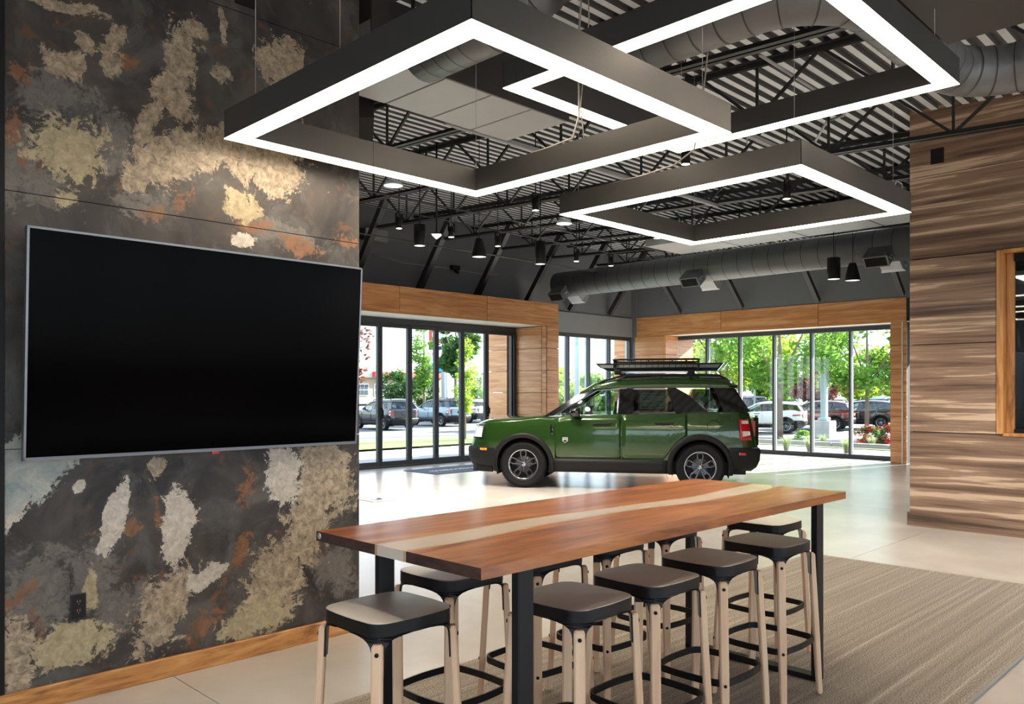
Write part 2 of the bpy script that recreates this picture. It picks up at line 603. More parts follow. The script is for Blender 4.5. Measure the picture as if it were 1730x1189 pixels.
def thing(name, label, cat, loc=(0, 0, 0), rz=0, group=None):
    o = bpy.data.objects.new(name, None)
    COL.objects.link(o)
    o.empty_display_size = .1
    o.location = loc; o.rotation_euler = (0, 0, rz)
    o['label'] = label; o['category'] = cat
    if group: o['group'] = group
    return o


def tag(o, label, cat, group=None, kind=None):
    o['label'] = label; o['category'] = cat
    if group: o['group'] = group
    if kind: o['kind'] = kind
    return o


def struct(name, mb=None, m=None, label=None):
    if mb is None:
        o = bpy.data.objects.new(name, None); COL.objects.link(o)
    else:
        o = mb.build(name, m)
    o['kind'] = 'structure'
    if label: o['label'] = label
    return o


def share(name, me, parent, loc, rot=(0, 0, 0), scale=None):
    o = bpy.data.objects.new(name, me); COL.objects.link(o)
    o.parent = parent; o.location = loc; o.rotation_euler = rot
    if scale: o.scale = scale
    return o


def copy_tree(o, parent=None):
    c = o.copy(); COL.objects.link(c); c.parent = parent
    for ch in list(o.children):
        copy_tree(ch, c)
    return c


def text(name, body, size, m, parent, loc, rot, ext=.002, align='CENTER'):
    cu = bpy.data.curves.new(name, 'FONT')
    cu.body = body; cu.size = size; cu.extrude = ext; cu.align_x = align; cu.align_y = 'CENTER'
    cu.materials.append(M[m])
    o = bpy.data.objects.new(name, cu); COL.objects.link(o)
    bpy.context.view_layer.update()
    me = bpy.data.meshes.new_from_object(o.evaluated_get(bpy.context.evaluated_depsgraph_get()))
    bpy.data.objects.remove(o)
    o = bpy.data.objects.new(name, me); COL.objects.link(o)
    o.parent = parent; o.location = loc; o.rotation_euler = rot
    return o

# ================================================================== THE ROOM
# axes: X runs along the slate wall, Y runs across to the folding doors
H_HEAD, H_BAND = 2.84, 3.33
ZB0, SL = 3.75, .047                      # joist bottom chord height and roof slope (rises with y)


def zdeck(y): return ZB0 + .55 + SL * y


# floor: saw-cut slabs
floor = struct('floor', MB().box(-6, -7, -.12, 17.8, 12.75, -.02), 'void', 'polished concrete showroom floor')
gx = [-6, 1.7, 6.0, 10.3, 14.6, 17.8]
gy = [-7, -1.4, 2.9, 7.2, 11.0, 12.75]
for i in range(5):
    for j in range(5):
        m = MB(); g = .0025
        m.box(gx[i] + g, gy[j] + g, -.02, gx[i + 1] - g, gy[j + 1] - g, 0)
        m.build('floor_slab', 'concrete', floor)

# ceiling deck, corrugated across y, and its joists
ceil = struct('ceiling', label='corrugated steel roof deck on open web joists')
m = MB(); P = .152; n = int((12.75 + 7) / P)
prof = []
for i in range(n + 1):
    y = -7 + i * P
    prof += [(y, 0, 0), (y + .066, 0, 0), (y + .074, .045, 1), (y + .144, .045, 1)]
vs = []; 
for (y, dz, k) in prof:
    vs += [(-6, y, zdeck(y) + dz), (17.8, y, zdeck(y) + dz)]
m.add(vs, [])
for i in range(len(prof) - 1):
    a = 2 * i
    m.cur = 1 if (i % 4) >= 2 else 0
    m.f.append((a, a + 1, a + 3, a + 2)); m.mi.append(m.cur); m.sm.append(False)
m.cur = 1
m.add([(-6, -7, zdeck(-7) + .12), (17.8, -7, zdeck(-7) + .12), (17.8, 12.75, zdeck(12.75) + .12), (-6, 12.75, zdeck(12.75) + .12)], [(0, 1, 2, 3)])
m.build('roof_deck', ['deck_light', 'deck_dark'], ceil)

DH = .55
mA = MB(); mA.bar((0, 0, .02), (0, -.6, DH - .6 * SL - .02), .026, up=(1, 0, 0)); mA.cur = 0
mB_ = MB(); mB_.bar((0, 0, .02), (0, .6, DH + .6 * SL - .02), .026, up=(1, 0, 0))
mC = MB(); mC.bar((0, 0, .02), (0, 0, DH - .02), .022, up=(1, 0, 0))


def raw(mb, name, m):
    me = bpy.data.meshes.new(name); me.from_pydata(mb.v, [], mb.f); me.materials.append(M[m]); return me


webs = [raw(q, 'web_bar', 'joist_black') for q in (mA, mB_, mC)]
JU = [.77, 2.29, 3.81, 5.33, 6.85, 8.37, 9.9, 11.42, 12.93, 14.45, 15.95]
for ju in JU:
    y0, y1 = -6.9, 11.7
    m = MB()
    for s in (-1, 1):       # double angles, bottom then top
        m.add([(ju + s * .012, y0, ZB0 + SL * y0), (ju + s * .058, y0, ZB0 + SL * y0), (ju + s * .058, y1, ZB0 + SL * y1), (ju + s * .012, y1, ZB0 + SL * y1)], [(0, 1, 2, 3)])
        m.bar((ju + s * .035, y0, ZB0 + SL * y0 + .004), (ju + s * .035, y1, ZB0 + SL * y1 + .004), .046, .006)
        m.bar((ju + s * .015, y0, ZB0 + SL * y0 + .025), (ju + s * .015, y1, ZB0 + SL * y1 + .025), .006, .05)
        m.bar((ju + s * .035, y0, zdeck(y0) - .004), (ju + s * .035, 12.6, zdeck(12.6) - .004), .05, .006)
        m.bar((ju + s * .015, y0, zdeck(y0) - .03), (ju + s * .015, 12.6, zdeck(12.6) - .03), .006, .05)
    j = m.build('roof_joist', 'joist_black', ceil)
    lo = 2.47 - (6 if ju < 9.5 else 0) * 1.2
    y = lo if ju < 9.5 else 3.67
    while y < 11.65:
        for q in range(3):
            share('web_bar', webs[q], j, (ju, y, ZB0 + SL * y))
        y += 1.2

# knee braces at the far wall (leaning out into the room) and the window wall
for ju in (6.85, 8.37, 9.9, 11.42, 12.93, 14.45, 15.95):
    MB().bar((ju, 12.52, 3.36), (ju, 11.45, zdeck(11.45) - .05), .11, .11, up=(1, 0, 0)).build('knee_brace', 'joist_black', ceil)
for v in (11.11, 9.44, 7.64, 5.92):
    MB().bar((16.9, v, 3.38), (15.75, v, 4.45), .10, .10, up=(0, 1, 0)).build('knee_brace', 'joist_black', ceil)

# ---- far wall (folding doors) y = 12.6
wf = struct('wall_far', label='charcoal wall over the folding doors')
MB().box(2, 12.6, H_HEAD, 13.0, 12.72, 5.1).build('upper_wall', 'wall_grey', wf)
MB().box(13.0, 12.6, 3.32, 17.0, 12.72, 5.1).build('upper_wall', 'wall_grey', wf)
MB().box(13.0, 12.57, H_HEAD, 16.95, 12.69, 3.315).build('bulkhead', 'band_grey', wf)
MB().box(2, 12.6, 0, 6.2, 12.72, H_HEAD).build('lower_wall', 'wall_grey', wf)
MB().box(12.72, 12.62, 0, 13.3, 12.74, H_HEAD).build('pier', 'wall_grey', wf)

# ---- window wall x = 17.6 (glass) and 16.97 (upper)
wr = struct('wall_window_side', label='charcoal wall over the tall windows')
MB().box(16.98, -6, 3.32, 17.1, 12.7, 5.1).build('upper_wall', 'wall_grey', wr)
MB().box(17.5, -6, H_HEAD, 17.7, 12.7, 5.1).build('outer_wall', 'wall_grey', wr)
MB().box(16.97, -6, 0, 17.1, 5.80, 3.32).build('side_wall', 'wall_grey', wr)
MB().box(16.98, 12.5, 0, 17.7, 12.75, H_HEAD).build('corner_pier', 'wall_grey', wr)

MB().box(16.94, 12.45, H_HEAD, 17.7, 12.74, 5.1).build('corner_wall', 'wall_grey', wr)
# wood fascia over the folding doors, its soffit and the clad pilaster
fz0, fz1 = H_HEAD, 3.33
fl = struct('trim_1', label='orange wood panel header box over the folding doors')
MB().box(2.0, 11.70, fz0 + .01, 13.06, 12.58, fz0 + .03).build('soffit', 'soffit_white', fl)
MB().box(2.0, 11.71, fz0 + .03, 13.07, 11.78, fz1 - .01).build('backing', 'void', fl)
MB().box(2.0, 11.72, fz1 - .02, 13.06, 12.6, fz1).build('top_board', 'void', fl)
ed = [4.59, 6.71, 8.83, 10.98, 13.09]
for a, b in zip(ed[:-1], ed[1:]):
    MB().bbox(a + .006, 11.67, fz0, b - .006, 11.70, fz1, .002).build('fascia_panel', 'panel_wood_l', fl)
MB().bbox(2.0, 11.67, fz0, 4.58, 11.70, fz1, .002).build('fascia_panel', 'panel_wood_l', fl)
MB().box(13.06, 11.68, fz0, 13.09, 12.58, fz1).build('fascia_end', 'panel_wood_r', fl)
SE = [0, .47, .945, 1.42, 1.895, 2.37, H_HEAD]
pl = struct('trim_2', label='wood clad pilaster beside the folding doors')
MB().box(12.71, 11.69, 0, 13.07, 12.6, H_HEAD).build('core', 'void', pl)
for a, b in zip(SE[:-1], SE[1:]):
    MB().bbox(12.69, 11.80, a + .004, 12.71, 12.59, b - .004, .002).build('cladding_panel', 'panel_wood_r', pl)
    MB().bbox(12.69, 11.67, a + .004, 12.71, 11.79, b - .004, .002).build('cladding_panel', 'panel_wood_r', pl)
    MB().bbox(12.715, 11.66, a + .004, 13.09, 11.69, b - .004, .002).build('cladding_panel', 'panel_wood_l', pl)

# wood fascia over the tall windows and two pilasters
fr = struct('trim_3', label='orange wood panel header over the tall windows')
MB().box(16.995, 5.9, fz0 + .01, 17.55, 12.5, fz0 + .03).build('soffit', 'soffit_white', fr)
MB().box(17.0, 5.92, fz0 + .03, 17.05, 12.5, fz1).build('backing', 'void', fr)
for a, b in ((5.86, 7.67), (7.67, 10.02), (10.02, 12.52)):
    MB().bbox(16.97, a + .006, fz0, 17.0, b - .006, fz1, .002).build('fascia_panel', 'panel_wood_r', fr)
p2 = struct('trim_4', label='wood clad pilaster in the corner by the windows')
MB().box(17.0, 11.62, 0, 17.5, 12.5, H_HEAD).build('core', 'void', p2)
p3 = struct('trim_5', label='wood clad pilaster at the end of the windows')
MB().box(17.0, 5.88, 0, 17.5, 6.15, H_HEAD).build('core', 'void', p3)
for a, b in zip(SE[:-1], SE[1:]):
    MB().bbox(16.97, 11.6, a + .004, 17.0, 12.5, b - .004, .002).build('cladding_panel', 'panel_wood_r', p2)
    MB().bbox(17.0, 11.59, a + .004, 17.56, 11.61, b - .004, .002).build('cladding_panel', 'panel_wood_l', p2)
    MB().bbox(16.97, 5.96, a + .004, 17.0, 6.17, b - .004, .002).build('cladding_panel', 'panel_wood_r', p3)
    MB().bbox(16.97, 5.86, a + .004, 17.0, 5.925, b - .004, .002).build('cladding_panel', 'panel_wood_r', p3)
MB().box(16.965, 5.93, 0, 16.99, 5.955, H_HEAD).build('reveal_strip', 'soffit_white', p3)

# outside: clad returns seen through the glass
ex = struct('trim_6', label='outer wood clad piers seen through the glass')
for a, b in zip(SE[:-1], SE[1:]):
    MB().bbox(12.64, 12.80, a + .004, 12.9, 13.4, b - .004, .002).build('cladding_panel', 'panel_wood_r', ex)
    MB().bbox(16.94, 12.78, a + .004, 17.4, 13.15, b - .004, .002).build('cladding_panel', 'panel_wood_r', ex)
    MB().bbox(17.78, 11.74, a + .004, 18.5, 12.3, b - .004, .002).build('cladding_panel', 'panel_wood_l', ex)
MB().box(17.72, 5.0, H_HEAD, 18.9, 12.8, H_HEAD + .3).build('canopy', 'wall_grey', ex)


def frame_wall(o, axis, c, stops, z0, z1, d=.11, w=.055, sill=.09, head=.09, gl='window_glass', fm='frame_grey', cap=None):
    """aluminium mullion frame in a vertical plane; axis 'y': plane y=c, stops along x"""
    def bx(a0, a1, b0, b1, q0, q1, name, m):
        k = MB()
        if axis == 'y': k.bbox(a0, b0, q0, a1, b1, q1, .003)
        else: k.bbox(b0, a0, q0, b1, a1, q1, .003)
        return k.build(name, m, o)
    lo, hi = stops[0], stops[-1]
    bx(lo - w / 2, hi + w / 2, c, c + d, z0, z0 + sill, 'window_sill', fm)
    bx(lo - w / 2, hi + w / 2, c, c + d, z1 - head, z1, 'window_head', fm)
    for s in stops:
        bx(s - w / 2, s + w / 2, c, c + d, z0 + sill, z1 - head, 'mullion', fm)
        if cap:
            bx(s - w / 2 + .005, s + w / 2 - .005, c + d, c + d + .05, z0 + sill, z1 - head, 'mullion_cap', cap)
    for a, b in zip(stops[:-1], stops[1:]):
        bx(a + w / 2, b - w / 2, c + d / 2 - .004, c + d / 2 + .004, z0 + sill, z1 - head, 'glass_pane', gl)


# folding doors: paired stiles with gaps, handles, hinges
d1 = struct('door_1', label='black framed folding glass doors')
ds = [6.25, 6.98, 7.68, 8.37, 9.065, 9.773, 10.45, 11.14, 11.83, 12.62]
MB().bbox(6.2, 12.55, H_HEAD - .10, 12.68, 12.70, H_HEAD, .004).build('door_head', 'frame_grey', d1)
MB().bbox(6.2, 12.56, 0, 12.68, 12.70, .025, .003).build('door_sill', 'frame_grey', d1)
MB().bbox(12.60, 12.54, 0, 12.68, 12.70, H_HEAD - .1, .004).build('door_jamb', 'frame_grey', d1)
for i, (a, b) in enumerate(zip(ds[:-1], ds[1:])):
    leaf = bpy.data.objects.new('door_leaf', None); COL.objects.link(leaf); leaf.parent = d1
    g = .004; st = .055
    for (x0, x1) in ((a + g, a + st), (b - st, b - g)):
        MB().bbox(x0, 12.58, .03, x1, 12.65, H_HEAD - .1, .004).build('stile', 'frame_grey', leaf)
    MB().bbox(a + st, 12.58, .03, b - st, 12.65, .12, .003).build('bottom_rail', 'frame_grey', leaf)
    MB().bbox(a + st, 12.58, H_HEAD - .17, b - st, 12.65, H_HEAD - .1, .003).build('top_rail', 'frame_grey', leaf)
    MB().box(a + st, 12.61, .12, b - st, 12.62, H_HEAD - .17).build('glass_pane', 'window_glass', leaf)
    if i in (3, 5, 7):
        k = MB()
        for z in (.22, 1.0, 2.5):
            k.cyl((b, 12.56, z), (b, 12.56, z + .09), .014, 10)
        k.build('hinge_knuckle', 'frame_grey', leaf)
    if i in (4, 8):
        k = MB(); k.bbox(a + .015, 12.555, .92, a + .045, 12.58, 1.14, .003); k.bar((a + .03, 12.53, .98), (a + .03, 12.53, 1.10), .018, .014); k.bar((a + .03, 12.53, 1.0), (a + .03, 12.58, 1.0), .012); k.bar((a + .03, 12.53, 1.08), (a + .03, 12.58, 1.08), .012)
        k.build('door_handle', 'black_steel', leaf)

w1 = struct('window_1', label='tall fixed windows in the far corner')
frame_wall(w1, 'y', 12.62, [13.3, 13.75, 14.53, 15.30, 16.1, 16.93], 0, H_HEAD, .10, .05, cap='mullion_alu')
w2 = struct('window_2', label='tall fixed windows facing the parking lot')
frame_wall(w2, 'x', 17.57, [11.70, 10.78, 9.89, 9.01, 8.11, 7.24, 6.37, 5.6][::-1], 0, H_HEAD, .10, .05, cap='mullion_alu')

# ---- slate feature wall y = 4.16
sw = struct('wall_left', label='feature wall clad in mottled slate panels')
MB().box(-6, 4.18, 0, 2.83, 4.42, 4.9).build('core', 'wall_grey', sw)
RAWB = "T,1.76,3.18,0.083,0.153,0;T,1.81,3.33,0.050,0.055,0;T,1.70,2.98,0.090,0.115,5;T,1.41,3.14,0.033,0.109,20;T,1.17,2.98,0.095,0.038,30;T,1.25,3.00,0.036,0.039,0;T,1.30,3.09,0.034,0.051,0;Y,1.22,2.59,0.157,0.117,0;G,1.15,2.81,0.124,0.110,-30;T,1.73,2.65,0.259,0.103,-20;T,1.97,2.77,0.115,0.095,0;T,1.54,2.54,0.103,0.076,-20;T,1.58,2.79,0.052,0.119,20;T,2.24,2.74,0.223,0.165,-25;Y,2.09,2.47,0.096,0.077,0;T,2.33,3.30,0.130,0.117,30;T,1.97,3.13,0.043,0.044,10;T,1.15,3.26,0.236,0.030,0;G,0.99,2.50,0.105,0.173,0;G,1.08,2.40,0.145,0.068,10;Y,1.22,2.37,0.051,0.042,0;G,1.55,2.41,0.109,0.077,-20;G,1.41,2.63,0.082,0.144,0;T,1.40,3.05,0.054,0.057,0;T,1.97,3.41,0.026,0.089,-10;B,1.03,1.08,0.249,0.121,-38;W,0.99,0.95,0.139,0.066,-40;W,1.41,0.82,0.046,0.161,20;W,1.73,0.75,0.082,0.182,8;W,2.33,0.98,0.104,0.168,0;T,2.58,0.93,0.192,0.209,0;T,2.49,0.73,0.136,0.206,20;T,2.30,0.40,0.165,0.233,28;Y,2.19,0.19,0.159,0.085,0;W,1.88,0.47,0.093,0.047,-10;T,1.67,0.35,0.119,0.217,32;G,1.47,0.38,0.167,0.116,-20;Y,1.24,0.25,0.154,0.106,-15;G,1.10,0.53,0.170,0.149,-30;T,0.99,0.26,0.074,0.159,0;G,1.31,0.56,0.105,0.141,20;G,2.65,0.40,0.203,0.105,30;W,1.27,1.00,0.036,0.034,0;T,1.63,1.05,0.035,0.054,0;R,1.01,2.87,0.070,0.048,0;R,0.98,2.66,0.046,0.080,0;R,1.03,2.51,0.028,0.080,0;R,1.48,3.08,0.061,0.058,0;R,1.60,2.37,0.087,0.048,-20;R,1.73,2.41,0.091,0.043,-40;R,2.14,2.36,0.122,0.059,0;R,2.75,2.34,0.084,0.043,0;R,2.41,2.28,0.152,0.041,10;W,2.09,2.28,0.068,0.039,0;G,2.30,2.34,0.220,0.067,10;R,1.01,0.52,0.094,0.048,-20;R,1.07,0.43,0.034,0.076,0;R,1.50,0.77,0.039,0.041,0;R,2.05,0.52,0.041,0.192,32;R,1.95,0.35,0.059,0.095,30;Y,1.31,0.53,0.024,0.090,0;R,1.08,0.29,0.029,0.122,5;R,1.82,0.22,0.063,0.093,30;R,1.63,0.86,0.023,0.090,8;R,2.09,0.91,0.048,0.129,10"
BL = []
for q in RAWB.split(';'):
    k, a, b, c, d, e = q.split(',')
    BL.append(('TYWGRB'.index(k), float(a), float(b), float(c), float(d), math.radians(float(e))))
random.seed(3)
for i in range(26):      # the part of the wall beyond the picture
    BL.append((random.randrange(5), random.uniform(-5, .8), random.uniform(.2, 3.6), random.uniform(.05, .2), random.uniform(.05, .25), random.uniform(-.5, .5)))


def stain_panel(x0, x1, z0, z1, step):
    nx = max(2, int((x1 - x0) / step)); nz_ = max(2, int((z1 - z0) / step))
    m = MB(); pts = []
    for j in range(nz_ + 1):
        for i in range(nx + 1):
            pts.append((x0 + (x1 - x0) * i / nx, 4.16, z0 + (z1 - z0) * j / nz_))
    m.add(pts, [(j * (nx + 1) + i, j * (nx + 1) + i + 1, (j + 1) * (nx + 1) + i + 1, (j + 1) * (nx + 1) + i) for j in range(nz_) for i in range(nx)])
    nfront = len(pts)
    m.add([(x0, 4.16, z0), (x1, 4.16, z0), (x1, 4.16, z1), (x0, 4.16, z1), (x0, 4.18, z0), (x1, 4.18, z0), (x1, 4.18, z1), (x0, 4.18, z1)],
          [(0, 4, 5, 1), (1, 5, 6, 2), (2, 6, 7, 3), (3, 7, 4, 0)])
    o = m.build('slate_panel', 'slate', sw)
    me = o.data
    ca = me.color_attributes.new('stain_a', 'FLOAT_COLOR', 'POINT'); cb = me.color_attributes.new('stain_b', 'FLOAT_COLOR', 'POINT')
    for vi, v in enumerate(m.v):
        x, _, z = v
        if x > .6:
            nv = noise.noise_vector(Vector((x * 5, 1.3, z * 5))) * .045 + noise.noise_vector(Vector((x * 13, 4.3, z * 13))) * .02
            x += nv.x; z += nv.z
        f = [0.0] * 6
        for (k, a, b, c, d, e) in BL:
            dx, dz = x - a, z - b
            if abs(dx) > .6 or abs(dz) > .6: continue
            ux = dx * math.cos(e) + dz * -math.sin(e); uz = dx * math.sin(e) + dz * math.cos(e)
            t = 1 - .5 * math.sqrt((ux / c) ** 2 + (uz / d) ** 2)
            if t > f[k]: f[k] = t
        ca.data[vi].color = (f[0], f[1], f[2], 1)
        cb.data[vi].color = (f[3], f[4], f[5], 1)
    return o


for z0, z1 in ((.0, 1.188), (1.192, 2.348), (2.352, 3.508), (3.512, 4.6)):
    stain_panel(.958, 2.84, z0, z1, .018)
    stain_panel(-2.1, .90, z0, z1, .06)
MB().box(.90, 4.15, 0, .955, 4.18, 4.6).build('black_reveal', 'trim_black', sw)
MB().box(2.04, 4.145, 3.55, 2.15, 4.162, 3.67).build('junction_box', 'void', sw)
bl = struct('baseboard_left')
bl['label'] = 'orange wood baseboard under the slate wall'
MB().bbox(-2.1, 4.135, 0, 2.842, 4.158, .10, .003).build('board', 'base_wood', bl)
MB().bbox(2.842, 4.135, 0, 2.86, 4.42, .10, .003).build('return_board', 'base_wood', bl)

# closing walls around the unseen part, with the windows that light it
wb = struct('wall_back', label='closing wall behind the slate wall')
MB().box(1.9, 4.42, 0, 2.0, 12.6, 4.9).build('plain_wall', 'wall_grey', wb)
wn = struct('wall_near', label='entrance wall behind the photographer')
MB().box(-6, -7, 0, 9.2, -6.9, .7).build('lower_wall', 'panel_wood_l', wn)
MB().box(-6, -7, 3.2, 9.2, -6.9, 4.3).build('upper_wall', 'wall_grey', wn)
w3 = struct('window_3', label='storefront windows behind the photographer')
frame_wall(w3, 'y', -6.98, [-6 + i * 1.52 for i in range(11)], .7, 3.2, .08, .06)
ws = struct('wall_end', label='end wall beyond the picture')
MB().box(-6.1, -7, 0, -6, 4.2, .5).build('lower_wall', 'wall_grey', ws)
MB().box(-6.1, -7, 3.2, -6, 4.2, 4.6).build('upper_wall', 'wall_grey', ws)
w4 = struct('window_4', label='windows of the end wall')
frame_wall(w4, 'x', -6.08, [-7 + i * 1.4 for i in range(9)], .5, 3.2, .08, .06)

# ---- striped walnut wall x = 9.25
ww = struct('wall_right', label='wall clad in bold striped walnut panels')
rows = [(0, 1.012), (1.020, 1.946), (1.954, 2.863), (2.871, 3.744), (3.752, 4.72)]
MB().box(9.29, 2.32, 0, 9.55, 3.14, 4.7).build('core', 'wall_grey', ww)
MB().box(9.29, -7, 0, 9.55, 2.32, 1.0).build('core', 'wall_grey', ww)
MB().box(9.29, -7, 2.89, 9.55, 2.32, 4.7).build('core', 'wall_grey', ww)
for i, (a, b) in enumerate(rows):
    if i in (1, 2):
        MB().bbox(9.25, 2.335, a, 9.27, 3.162, b, .002).build('walnut_panel', 'striped_walnut', ww)
    else:
        MB().bbox(9.25, -2.0, a, 9.27, 3.162, b, .002).build('walnut_panel', 'striped_walnut', ww)
        MB().bbox(9.25, -6.9, a, 9.27, -2.01, b, .002).build('walnut_panel', 'striped_walnut', ww)
    MB().box(9.275, 3.142, a, 9.55, 3.160, b).build('edge_panel', 'jamb_wood', ww)
MB().box(9.272, 2.34, 0, 9.29, 3.14, 4.7).build('gap_backing', 'void', ww)
MB().bbox(9.235, -6.9, 0, 9.25, 3.185, .15, .002).build('base_board', 'striped_walnut', ww)
MB().box(9.245, 2.82, 3.86, 9.252, 2.95, 4.02).build('vent_hole', 'void', ww)
w5 = struct('window_5', label='wood framed office window in the walnut wall')
MB().bbox(9.235, 2.27, 1.02, 9.55, 2.33, 2.87, .003).build('wood_jamb', 'jamb_wood', w5)
MB().bbox(9.235, -1.5, 2.84, 9.55, 2.27, 2.875, .003).build('wood_head', 'jamb_wood', w5)
MB().bbox(9.235, -1.5, 1.0, 9.55, 2.27, 1.03, .003).build('wood_sill', 'jamb_wood', w5)
MB().bbox(9.36, 2.20, 1.03, 9.42, 2.27, 2.84, .003).build('inner_jamb', 'jamb_wood', w5)
MB().bbox(9.34, -1.5, 2.76, 9.44, 2.2, 2.84, .003).build('black_head', 'void', w5)
MB().bbox(9.34, -1.5, 1.03, 9.44, 2.2, 1.07, .003).build('black_sill', 'void', w5)
MB().box(9.385, -1.5, 1.07, 9.393, 2.2, 2.76).build('glass_pane', 'office_glass', w5)
of = struct('wall_office', label='dark office room seen through the walnut wall window')
MB().box(12.6, -6, 0, 12.7, 3.1, 4.4).build('back_wall', 'office_dark', of)
MB().box(9.6, 3.04, 0, 16.95, 3.14, 3.45).build('side_wall', 'office_dark', of)
MB().box(11.6, -3, 2.62, 12.0, 3.0, 2.95).build('beam', 'soffit_white', of)

# ================================================================== CARPET, MAT, FLOOR BOX
cp = thing('carpet', 'large taupe ribbed carpet with fine stripes under the long table', 'carpet', (3, 2, 0))
pl_ = [(-2.2, 1.166), (5.12, 1.166), (5.12, -3.0), (7.0, -3.0), (7.0, 3.23), (-2.2, 3.23)]
MB().prism(pl_, .0, .008).build('pile', 'carpet', cp)
MB().box(-2.2, 1.150, 0, 5.135, 1.168, .010).build('edge_strip', 'strip_metal', cp)
MB().box(5.118, -3.0, 0, 5.135, 1.15, .010).build('edge_strip', 'strip_metal', cp)

dm = thing('door_mat', 'slate blue door mat with white lettering in front of the folding doors', 'mat', (9.9, 11.4, 0))
MB().bbox(9.05, 10.9, 0, 11.1, 11.85, .012, .004).build('mat_base', 'mat_blue', dm)
# lettering too small to read: white rounded capitals in one row
x = 9.3; seq = 'IIOHEOOEIOOCOI'
for ch in seq:
    k = MB()
    x0, x1 = x, x + .085; y0, y1, z = 11.27, 11.43, .0125
    if ch in 'HEI': k.box(x0, y0, z, x0 + .022, y1, z + .002)
    if ch == 'H': k.box(x1 - .022, y0, z, x1, y1, z + .002); k.box(x0, y0 + .07, z, x1, y0 + .092, z + .002)
    if ch == 'E':
        for yy in (y0, y0 + .07, y1 - .022): k.box(x0, yy, z, x1, yy + .022, z + .002)
    if ch in 'OC':
        N = 16; c0 = ((x0 + x1) / 2, (y0 + y1) / 2)
        for i in range(N if ch == 'O' else N - 4):
            a0 = 2 * math.pi * (i + (0 if ch == 'O' else 2)) / N; a1 = a0 + 2 * math.pi / N
            k.add([(c0[0] + math.cos(t) * rx, c0[1] + math.sin(t) * ry, z + .002) for t, rx, ry in ((a0, .0425, .08), (a1, .0425, .08), (a1, .022, .058), (a0, .022, .058))], [(0, 1, 2, 3)])
    x += .06 if ch == 'I' else .118
    k.build('mat_letter', 'mat_white', dm)

fb = thing('floor_box', 'flush steel floor box cover in the open concrete beyond the slate wall', 'floor box', (6.4, 8.95, 0))
MB().bbox(6.22, 8.78, 0, 6.58, 9.12, .006, .002).build('cover', 'duct_light', fb)
MB().bbox(6.33, 8.89, .006, 6.47, 9.01, .012, .002).build('hatch', 'chrome', fb)

# ================================================================== TV and OUTLET
tv = thing('television', 'large wall mounted flat screen television, switched off, on the slate wall', 'television', (1.88, 4.14, 1.66))
def tvp(x, z, d):      # screen plane leans: top a little proud of the bottom
    f = (z - 1.14) / 1.035
    return (x, 4.06 - .062 * f - d, z)
x0, x1, z0, z1 = 1.005, 2.75, 1.14, 2.175
k = MB()
k.loft([[tvp(x0, z0, 0), tvp(x1, z0, 0), tvp(x1, z1, 0), tvp(x0, z1, 0)], [tvp(x0, z0, -.03), tvp(x1, z0, -.03), tvp(x1, z1, -.03), tvp(x0, z1, -.03)]])
k.build('back_case', 'tv_frame', tv, fix=True)
k = MB(); t = .010
for a, b, c, d in ((x0, z0, x1, z0 + t * 1.6), (x0, z1 - t, x1, z1), (x0, z0, x0 + t, z1), (x1 - t, z0, x1, z1)):
    k.loft([[tvp(a, b, 0), tvp(c, b, 0), tvp(c, d, 0), tvp(a, d, 0)], [tvp(a, b, .006), tvp(c, b, .006), tvp(c, d, .006), tvp(a, d, .006)]])
k.build('bezel', 'tv_frame', tv, fix=True)
k = MB(); k.loft([[tvp(x0 + t, z0 + t * 1.6, .0005), tvp(x1 - t, z0 + t * 1.6, .0005), tvp(x1 - t, z1 - t, .0005), tvp(x0 + t, z1 - t, .0005)], [tvp(x0 + t, z0 + t * 1.6, .003), tvp(x1 - t, z0 + t * 1.6, .003), tvp(x1 - t, z1 - t, .003), tvp(x0 + t, z1 - t, .003)]])
k.build('screen', 'tv_glass', tv, fix=True)
k = MB(); k.box(1.5, 4.09, 1.35, 2.25, 4.155, 1.95); k.build('wall_bracket', 'black_steel', tv)
k = MB(); k.box(1.86, 4.045, 1.128, 1.90, 4.06, 1.14); k.build('standby_sensor', 'red_lens', tv)

ol = thing('wall_outlet', 'black duplex power outlet low on the slate wall', 'outlet', (1.258, 4.15, .437))
MB().bbox(1.224, 4.148, .378, 1.292, 4.158, .496, .003).build('cover_plate', 'outlet_black', ol)
for z in (.458, .416):
    k = MB()
    pts = [(1.258 + .016 * max(-.85, min(.85, math.cos(a))), z + .016 * math.sin(a)) for a in [i * math.pi / 8 for i in range(16)]]
    k.prism(pts, 4.145, 4.149, 'y'); s_ = k.build('socket_face', 'outlet_black', ol)
    k = MB(); k.box(1.251, 4.1443, z - .002, 1.2535, 4.1455, z + .008); k.box(1.2625, 4.1443, z - .002, 1.265, 4.1455, z + .008); k.box(1.2565, 4.1443, z - .011, 1.2595, 4.1455, z - .007)
    k.build('slots', 'outlet_hole', s_)

# ================================================================== TABLE
tb = thing('bar_table', 'long counter height slab table with a pale river down its middle', 'table', (2.83, 2.145, 0))
TZ0, TZ1 = .908, .943
UX0, UX1, VY0, VY1 = 1.58, 4.09, 1.705, 2.585


def river(x, s):
    t = (x - 1.58) / 2.5
    c = 2.13 + .022 * math.sin(t * 5.2 + .6) - .012 * math.sin(t * 11)
    wd = .062 + .016 * math.sin(t * 7.3 + (0 if s > 0 else 1.7)) + .006 * math.sin(t * 23 + s)
    return c + s * wd


xs = [UX0 + (UX1 - UX0) * i / 50 for i in range(51)]


